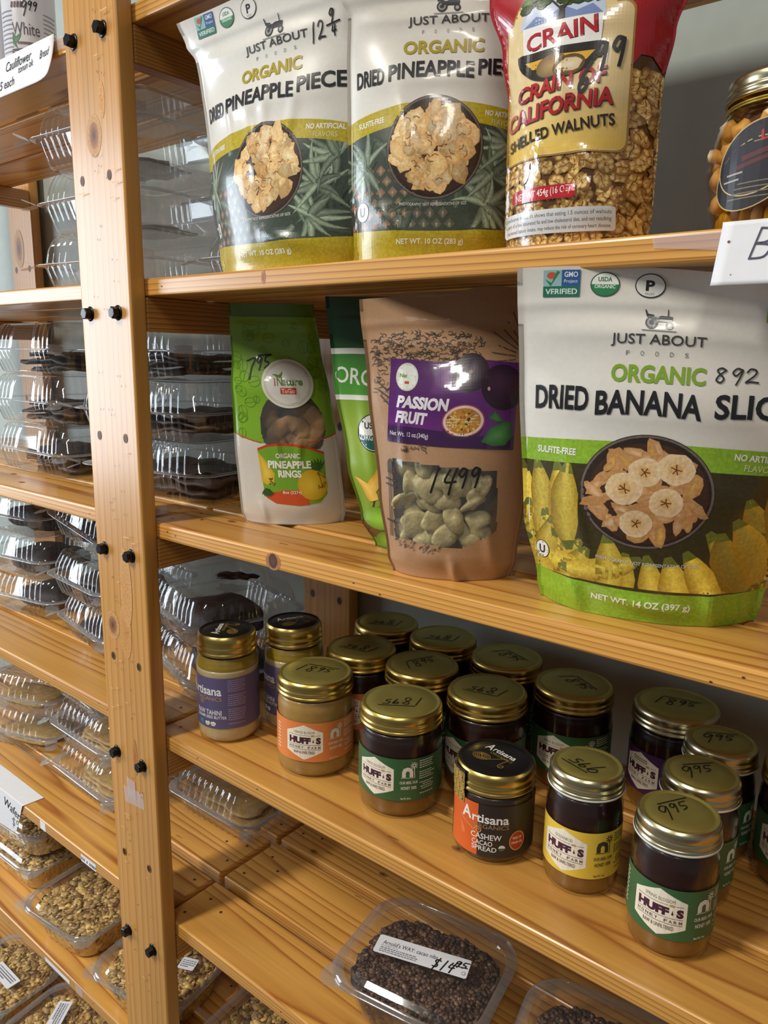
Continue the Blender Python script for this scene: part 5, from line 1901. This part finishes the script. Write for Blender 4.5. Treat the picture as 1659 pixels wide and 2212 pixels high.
def shell_rows(w, d, levels, ribs, rib_amp, r):
    """levels = [(inset, z, rib weight)]"""
    rows = []
    for inset, z, wt in levels:
        row = []
        for (x, y, nx, ny, dc, s) in rrect(w - 2 * inset, d - 2 * inset, max(.006, r - inset * .4), 76):
            o = 0.0
            if wt and dc >= 0:
                if ribs == 'corner' and dc < .052:
                    o = rib_amp * (0.5 + 0.5 * cos(dc * 2 * pi / .0135)) * wt
                elif ribs == 'even':
                    o = rib_amp * (0.5 + 0.5 * cos(s * 2 * pi / .014)) * wt
            row.append((x + nx * o, y + ny * o, z))
        rows.append(row)
    return rows


def clam_parts(w, d, hb, hl, ribs, r=.030, amp=.0032, lid_inset=.011):
    """meshes of base, lid, rim and closing tabs"""
    base, lid, rim = MB(), MB(), MB()
    rows = shell_rows(w, d, [(.028, .0, 0), (.022, .0008, .2), (.0190, .004, 1), (.0145, hb * .5, 1), (.0105, hb - .004, 1), (.009, hb, 0)], ribs, amp, r)
    k = base.grid(rows, 0, closed=True)
    n = len(rows[0])
    base.face([k + j for j in range(n)][::-1], 0)
    z0 = hb + .0026
    rows = shell_rows(w, d, [(.009, z0, 0), (.0105, z0 + .003, 1), (.0105 + lid_inset * .25, z0 + hl * .5, 1), (.0105 + lid_inset * .7, z0 + hl - .007, 1), (.0105 + lid_inset, z0 + hl - .0012, .3), (.014 + lid_inset, z0 + hl, 0), (.020 + lid_inset, z0 + hl, 0), (.023 + lid_inset, z0 + hl - .002, 0)], ribs, amp, r)
    k = lid.grid(rows, 0, closed=True)
    lid.face([k + (len(rows) - 1) * n + j for j in range(n)], 0)
    rows = shell_rows(w, d, [(.0092, hb + .0002, 0), (.002, hb + .0002, 0), (.0, hb + .0009, 0), (.0, hb + .0019, 0), (.002, hb + .0026, 0), (.0092, hb + .0026, 0)], None, 0, r)
    rim.grid(rows, 0, closed=True)
    tabs = []
    for sx in (-1, 1):
        for dz, kk in ((.0004, -1), (.0022, 1)):
            t = MB()
            c = (sx * (w / 2 - .010), -d / 2 + .010)
            p = [(c[0] - sx * .004, c[1] - .010), (c[0] + sx * .010, c[1] + .004), (c[0] + sx * .0215, c[1] - .006), (c[0] + sx * .017, c[1] - .017), (c[0] + sx * .006, c[1] - .0215)]
            lift = [0, 0, kk * .0050, kk * .0062, kk * .0050]
            t.poly([(x, y, hb + dz + l) for (x, y), l in zip(p, lift)])
            tabs.append(t)
    return base, lid, rim, tabs


def make_clam(name, label, cat, group, dims):
    root = thing(name, label, cat, (0, 0, 0), 0, group)
    base, lid, rim, tabs = clam_parts(*dims)
    base.build('box_base', M['pet'], root); lid.build('box_lid', M['pet'], root); rim.build('rim', M['pet_rim'], root)
    for t in tabs: t.build('closing_tab', M['pet_rim'], root)
    return root


# bark, cracker and cake pieces: thin uneven slabs
M['bark'] = plain('dark_cacao_bark', (52, 34, 28), 0.55, noise=0.5, nscale=70, bump=0.9)
M['cracker'] = plain('seed_cracker', (176, 142, 84), 0.6, noise=0.3, nscale=90, bump=0.8)
M['cake'] = plain('dark_cake', (44, 28, 22), 0.7, noise=0.5, nscale=110, bump=1.0)
M['flakes'] = plain('coconut_flakes', (214, 204, 190), 0.6)


def slab_mesh(w, d, th, seed, rough, mat, name, wavy=1.0):
    r = random.Random(seed)
    bm = bmesh.new()
    n = 18
    ph = [r.uniform(0, 6.28) for _ in range(8)]
    rows = []
    N_ = 40
    b = MB()
    def edge(a):
        k = 1 + rough * (.5 * sin(3 * a + ph[0]) + .35 * sin(7 * a + ph[1]) + .25 * sin(13 * a + ph[2]))
        c, s = cos(a), sin(a)
        q = (abs(c) ** 5 + abs(s) ** 5) ** (-1 / 5)
        return (w / 2 * c * q * k, d / 2 * s * q * k)
    wav = lambda x, y: wavy * (.004 * sin(x * 38 + ph[3]) * cos(y * 44 + ph[4]) + .0025 * sin(x * 110 + y * 70 + ph[5]))
    for (fac, zz) in ((0.0, th), (.5, th), (.85, th), (1, th * .8), (1.0, th * .2), (.9, 0), (.5, 0), (0.0, 0)):
        row = []
        for j in range(N_):
            x, y = edge(2 * pi * j / N_)
            x *= max(fac, .002); y *= max(fac, .002)
            row.append((x, y, zz + wav(x, y) + .006 * wavy))
        rows.append(row)
    b.grid(rows, 0, closed=True)
    bm.free()
    return b.build(name, mat)


BARK = [slab_mesh(.165, .14, .0055, 50 + i, .16, M['bark'], 'bark_sheet', .7) for i in range(4)]
CRACK = [slab_mesh(.125, .085, .0035, 60 + i, .07, M['cracker'], 'seed_cracker', .25) for i in range(3)]
CAKE = [slab_mesh(.15, .12, .030, 70 + i, .08, M['cake'], 'cake_slab', .4) for i in range(2)]
PROTO_USED = set()


def place(protos, i, loc, rz, label, cat, group, scale=(1, 1, 1), tilt=(0, 0)):
    p = protos[i % len(protos)]
    if p.name not in PROTO_USED:
        PROTO_USED.add(p.name); o = p
    else:
        o = p.copy(); COL.objects.link(o)
    o.location = loc; o.rotation_euler = (tilt[0], tilt[1], rz); o.scale = scale
    return tag(o, label, cat, group)


ORD = {1: ('only',), 2: ('lower', 'upper'), 3: ('lowest', 'middle', 'topmost')}
BIGD = (.250, .220, .036, .0385, 'corner')
FLATD = (.250, .175, .036, .0300, 'corner')
SQD = (.205, .180, .034, .036, 'corner')
LOAFD = (.205, .150, .034, .038, 'even')
protos = {}


def clam(kind, dims, label, loc, rz, group, tilt=(0, 0)):
    if kind not in protos:
        protos[kind] = make_clam('hinged_box', label, 'clear box', group, dims)
        o = protos[kind]
        o.location = loc; o.rotation_euler = (tilt[0], tilt[1], rz)
        return o
    return dup(protos[kind], loc, rz, label, group, tilt)


cnt = 0
R6 = random.Random(77)


def stack(kind, dims, where, x, y, z, rz, n, filling, per, group, jit=.006, tilts=None, step=None):
    """n boxes one on another, each with its own filling"""
    global cnt
    hb, hl = dims[2], dims[3]
    st = step or (hb + hl + .0026 + .0012)
    for i in range(n):
        a = rz + R6.uniform(-.05, .05)
        px, py = x + R6.uniform(-jit, jit), y + R6.uniform(-jit, jit)
        tl = (tilts or {}).get(i, (0, 0))
        name = ORD[n][i]
        lab = ('clear hinged box, %s of the stack %s' % (name, where)) if n > 1 else 'clear hinged box %s' % where
        zz = z + .0004 + i * st + (.0145 if tl[1] else 0)
        clam(kind, dims, lab, (px, py, zz), a, group, tl)
        for q in range(per):
            src, nm, th = filling
            cnt += 1
            sc = dims[0] / .25
            place(src, cnt, (px + R6.uniform(-.012, .012) * sc, py + R6.uniform(-.012, .012) * sc, zz + .0015 + q * th), a + R6.uniform(-.09, .09),
                  '%s in the %s box %s' % (nm, name, where), 'food', '%s in the %s box %s' % (nm, name, where), (sc if src is not CRACK else sc * 1.15, sc if src is not CRACK else sc * 1.1, 1),
                  (R6.uniform(-.015, .015), R6.uniform(-.015, .02)))


G = 'clear hinged boxes on the shelves'
FT = ([slab_mesh(.12, .10, .003, 80 + i, .2, M['bark'], 'bark_sheet', .2) for i in range(2)], 'thin dark bark sheet', .01)
FB, FC, FK = (BARK, 'dark bark sheet', .0105), (CRACK, 'tan cracker sheet', .0085), (CAKE, 'dark cake slab', .030)
stack('big', BIGD, 'behind the upright, second shelf', -.966, .170, ZS['A'], .06, 3, FT, 1, G, step=.0815)
stack('flat', FLATD, 'left of the pineapple bags', -.698, .215, ZS['A'], .03, 3, FT, 1, G, jit=.003)
stack('big', BIGD, 'just left of the small green bag', -.902, .176, ZS['B'], .10, 3, FB, 3, G, jit=.004)
stack('big', BIGD, 'at the left edge, third shelf', -1.185, .175, ZS['B'], -.05, 3, FB, 3, G, jit=.004)
stack('sq', SQD, 'left of the upright, fourth shelf', -1.062, .160, ZS['C'], -.12, 3, FB, 2, G, tilts={2: (0.0, .14)})
stack('sq', SQD, 'at the left edge, fourth shelf', -1.318, .165, ZS['C'], .15, 3, FK, 1, G)
stack('sq', SQD, 'behind the tahini jars', -.830, .168, ZS['C'], -.26, 2, FK, 1, G, jit=.002)
stack('loaf', LOAFD, 'above the wafers note', -1.088, .135, ZS['D'], -.06, 3, FC, 3, G, tilts={1: (0, .0)})
stack('loaf', LOAFD, 'in the corner behind the upright, wafers shelf', -.868, .226, ZS['D'], .04, 1, FC, 2, G)
stack('loaf', LOAFD, 'at the left edge, wafers shelf', -1.345, .135, ZS['D'], .35, 2, FC, 2, G)

# dark strip of bark lying on top of the box behind the tahini jars
place(BARK, 1, (-.80, .17, ZS['C'] + .1505), .5, 'dark bark sheet lying on the box behind the tahini jars', 'food', None, (.36, .2, .5))

# ------------------------------------------------------------------ deli tubs with granola and cacao nibs
M['oat'] = print_mat('toasted_oats', rough=0.6, noise=0.2, nscale=300)
TUB = (.182, .160, .058)


M['tub_rim'] = clear_plastic('clear_tub_rim', (244, 246, 248), rough=0.07, base=0.15, haze=0.06)


def make_tub(label, group):
    w, d, h = TUB
    root = thing('deli_tub', label, 'deli tub', (0, 0, 0), 0, group)
    base, lid, rim = MB(), MB(), MB()
    rows = shell_rows(w, d, [(.034, .0, 0), (.028, .001, .3), (.0245, .005, 1), (.018, h * .5, 1), (.0115, h - .003, 1), (.010, h, 0)], 'even', .0011, .042)
    k = base.grid(rows, 0, closed=True); n = len(rows[0])
    base.face([k + j for j in range(n)][::-1], 0)
    base.build('tub_base', M['pet'], root)
    rows = shell_rows(w, d, [(.0, h + .001, 0), (.0012, h + .0055, 0), (.0048, h + .0078, 0), (.0088, h + .0072, 0), (.0112, h + .0038, 0), (.0128, h + .0044, 0), (.0165, h + .0095, 0), (.0205, h + .0108, 0), (.026, h + .0108, 0)], None, 0, .042)
    k = lid.grid(rows, 0, closed=True)
    lid.face([k + (len(rows) - 1) * n + j for j in range(n)], 0)
    lid.build('tub_lid', M['pet'], root)
    rows = shell_rows(w, d, [(.0100, h + .0001, 0), (.001, h + .0001, 0), (-.0006, h + .0008, 0), (.0, h + .0022, 0), (.0095, h + .0012, 0)], None, 0, .042)
    rim.grid(rows, 0, closed=True)
    rim.build('rim', M['tub_rim'], root)
    for sx in (-1, 1):
        t = MB()
        cx_, cy_ = sx * (w / 2 - .013), -d / 2 + .013
        p = [(cx_ - sx * .024, cy_ - .0115), (cx_ + sx * .0115, cy_ + .024), (cx_ + sx * .0165, cy_ - .004), (cx_ + sx * .0115, cy_ - .0125), (cx_ + sx * .004, cy_ - .0165)]
        t.poly([(x, y, h + .0005) for x, y in p])
        for i in range(12):     # stippled grip
            for j in range(4):
                f, g = (i + .5) / 12, (j + .5) / 4
                ax, ay = p[0][0] + (p[1][0] - p[0][0]) * f, p[0][1] + (p[1][1] - p[0][1]) * f
                qx, qy = ax + (p[3][0] - ax) * g * (1 - abs(f - .5)) , ay + (p[3][1] - ay) * g * (1 - abs(f - .5))
                t.poly([(qx + .0005 * cos(a), qy + .0005 * sin(a), h + .0009) for a in (0, 1.57, 3.14, 4.71)])
        t.build('closing_tab', M['pet_rim'], root)
    return root


def filling_mesh(name, seed, cols, nflake, size, thin, top, dome, core=(206, 166, 100)):
    """hundreds of loose flakes heaped in a tub"""
    w, d, h = TUB
    r = random.Random(seed)
    b = MB()
    H = lambda x, y: top + dome * (1 - (2 * x / w) ** 2) * (1 - (2 * y / d) ** 2) + .0022 * sin(x * 160 + seed) * cos(y * 150) + .0016 * sin(x * 90 - y * 110)
    wi = lambda z: .0265 - .0135 * z / h
    rows = []
    for f in (0, .3, .6, .85, 1.0):
        rows.append([(x * f, y * f, H(x * f, y * f) - .003) for (x, y, *_q) in rrect(w - 2 * wi(top), d - 2 * wi(top), .034)])
    for z in (top - .008, top * .5, .006, .002):
        rows.append([(x, y, z) for (x, y, *_q) in rrect(w - 2 * wi(z), d - 2 * wi(z), .034)])
    b.grid(rows, 0, lin(core), closed=True, flip=True)
    per = rrect(1, 1, .2)
    for i in range(nflake):
        side = i < nflake * .4
        if side:
            q = per[r.randrange(len(per))]
            z = r.uniform(.004, top)
            pw, pd = w - 2 * wi(z) - .003, d - 2 * wi(z) - .003
            c = Vector((q[0] * pw, q[1] * pd, z)); nrm = Vector((q[2], q[3], -.2))
            # follow the rounded corner of the tub
            if abs(q[2]) > .05 and abs(q[3]) > .05:
                pp = rrect(pw, pd, .034)[per.index(q)]
                c = Vector((pp[0], pp[1], z))
        else:
            while True:
                x, y = r.uniform(-.5, .5), r.uniform(-.5, .5)
                if abs(x) ** 3.2 + abs(y) ** 3.2 < .5 ** 3.2: break
            x *= w - 2 * wi(top); y *= d - 2 * wi(top)
            c = Vector((x, y, H(x, y) - r.uniform(-.0008, .003))); nrm = Vector((0, 0, 1))
        nrm = (nrm.normalized() + Vector((r.uniform(-1, 1), r.uniform(-1, 1), r.uniform(-.6, .6))) * (.35 if side else .32)).normalized()
        t = nrm.orthogonal().normalized(); t.rotate(Matrix.Rotation(r.uniform(0, 6.28), 3, nrm)); u = nrm.cross(t)
        s = size * r.uniform(.6, 1.25); e = s * r.uniform(.55, .95)
        g = r.uniform(.72, 1.12)
        cc = r.choice(cols); col = lin([min(255, v * g) for v in cc])
        ring = [c + t * s * cos(a) + u * e * sin(a) for a in (0, 1.05, 2.1, 3.14, 4.2, 5.25)]
        k = len(b.v)
        b.v += [tuple(p + nrm * thin) for p in ring] + [tuple(c + nrm * thin * 1.9)] + [tuple(p - nrm * thin) for p in ring]
        for j in range(6):
            b.face((k + j, k + (j + 1) % 6, k + 6), 0, col, True)
            b.face((k + j, k + 7 + j, k + 7 + (j + 1) % 6, k + (j + 1) % 6), 0, col)
    o = b.build(name, M['oat'])
    return o


OATS = [(216, 178, 106), (204, 164, 92), (228, 194, 124), (190, 146, 78), (222, 184, 110), (210, 170, 98), (212, 174, 104), (224, 190, 118), (120, 80, 44), (168, 124, 66)]
NIBS = [(80, 58, 48), (96, 70, 56), (68, 48, 40), (112, 82, 64), (60, 42, 36), (132, 100, 78), (74, 54, 44)]
GRAN = [filling_mesh('granola', 5 + i, OATS, 2400, .0066, .0004, .047, .008) for i in range(2)]
CACAO = filling_mesh('cacao_nibs', 9, NIBS, 4600, .0032, .0009, .044, .007, (64, 46, 38))
tub0 = None
_first = {}


def tub(label, loc, rz, fill, fill_label, sticker=None):
    global tub0
    if tub0 is None:
        tub0 = make_tub(label, 'deli tubs'); o = tub0
        o.location = loc; o.rotation_euler = (0, 0, rz)
    else:
        o = dup(tub0, loc, rz, label, 'deli tubs')
    f = fill
    if f.name in _first:
        g = f.copy(); COL.objects.link(g)
    else:
        _first[f.name] = 1; g = f
    g.location = (loc[0], loc[1], loc[2] + .0006); g.rotation_euler = (0, 0, rz)
    tag(g, fill_label, 'granola' if fill is not CACAO else 'cacao nibs', None, 'stuff')
    if sticker:
        sx, sy, sw_, sh_, rot, art = sticker
        T = Art(lambda s, t, l: (sx + s * cos(rot) - t * sin(rot), sy + s * sin(rot) + t * cos(rot), TUB[2] + .0111 + l), cell=.05, lift=.0001, step=.00002)
        T.poly(rounded_rect(-sw_ / 2, -sh_ / 2, sw_ / 2, sh_ / 2, .0025), (226, 228, 234))
        art(T, sw_, sh_)
        T.build('price_label', M['label'], o)
    return o


def fine(T, w, h):
    r = random.Random(int(w * 1e5))
    for i in range(4):
        x = -w * .42
        y = h * (.22 - .17 * i)
        while x < w * (.40 if i < 3 else .1):
            q = r.uniform(.0015, .004)
            T.poly([(x, y), (x + q, y), (x + q, y + h * .07), (x, y + h * .07)], (110, 112, 118), T.k)
            x += q + .0008
    T.k += 1


def nib_label(T, w, h):
    T.text("Arnold's WAY: cacao nibs", -w * .135, h * .14, .0062, w * .60, (60, 62, 66), .01)
    T.text('net weight 16 oz.', -w * .35, -h * .05, .0030, w * .19, (60, 62, 66))
    for i in range(3):
        x = -w * .44
        while x < -w * .05:
            q = .0015 + .002 * ((i * 7 + int(x * 9000)) % 3) / 2
            T.poly([(x, -h * (.19 + .10 * i)), (x + q, -h * (.19 + .10 * i)), (x + q, -h * (.14 + .10 * i)), (x, -h * (.14 + .10 * i))], (110, 112, 118), 6)
            x += q + .0008
    T.k = 8
    hand(T, '$14', w * .12, -h * .40, .0085, .0135, (20, 20, 22), .0016, slant=.2)
    hand(T, '95', w * .34, -h * .02, .0075, .0080, (20, 20, 22), .0015, slant=.2)
    T.line([(w * .33, -h * .02), (w * .48, h * .02)], .0014, (20, 20, 22))
    T.poly(ell(w * .46, -h * .27, .0022, .0028, 12), (150, 152, 156)); T.poly(ell(w * .46, -h * .27, .0014, .0018, 12), (226, 228, 234))


gl = lambda a: 'oat granola in the ' + a
tub('clear tub of granola at the front left of the granola shelf, without label', (-1.105, .079, ZS['E'] + .0004), radians(6), GRAN[0], gl('unlabelled tub left of the upright'))
tub('clear tub of cacao nibs with a white price label reading 14.95', (-.412, .1015, ZS['D'] + .0004), radians(9), CACAO, 'dark cacao nibs in the tub with the white price label', (-.003, -.004, .108, .027, radians(9), nib_label))
tub('clear tub of cacao nibs cut off by the bottom picture edge', (-.206, .112, ZS['D'] + .0004), radians(12), CACAO, 'dark cacao nibs in the tub at the bottom picture edge')
tub('clear tub of granola with a small white label, half behind the upright', (-.888, .079, ZS['E'] + .0004), radians(10), GRAN[1], gl('tub half behind the upright'), (.045, .006, .026, .022, radians(14), fine))
tub('clear tub of granola at the left edge, lower of its stack', (-1.322, .112, ZS['E'] + .0004), radians(2), GRAN[1], gl('lower tub of the stack at the left edge'))
tub('clear tub of granola at the left edge, upper of its stack', (-1.318, .115, ZS['E'] + .0700), radians(4), GRAN[0], gl('upper tub of the stack at the left edge'))
tub('clear tub of granola on the shelf right of the upright, below the cacao tubs', (-.660, .090, ZS['E'] + .0004), radians(4), GRAN[0], gl('tub right of the upright'))
tub('clear tub of granola in the bottom left picture corner with a long white label', (-1.352, .030, ZS['F'] + .0004), radians(4), GRAN[1], gl('bottom left corner tub with the long label'), (.012, -.008, .075, .026, radians(-4), fine))
tub('clear tub of granola at the bottom edge beside the upright with a slanting white label', (-1.155, .036, ZS['F'] + .0004), radians(8), GRAN[0], gl('bottom tub with the slanting label'), (-.016, .006, .066, .026, radians(-62), fine))
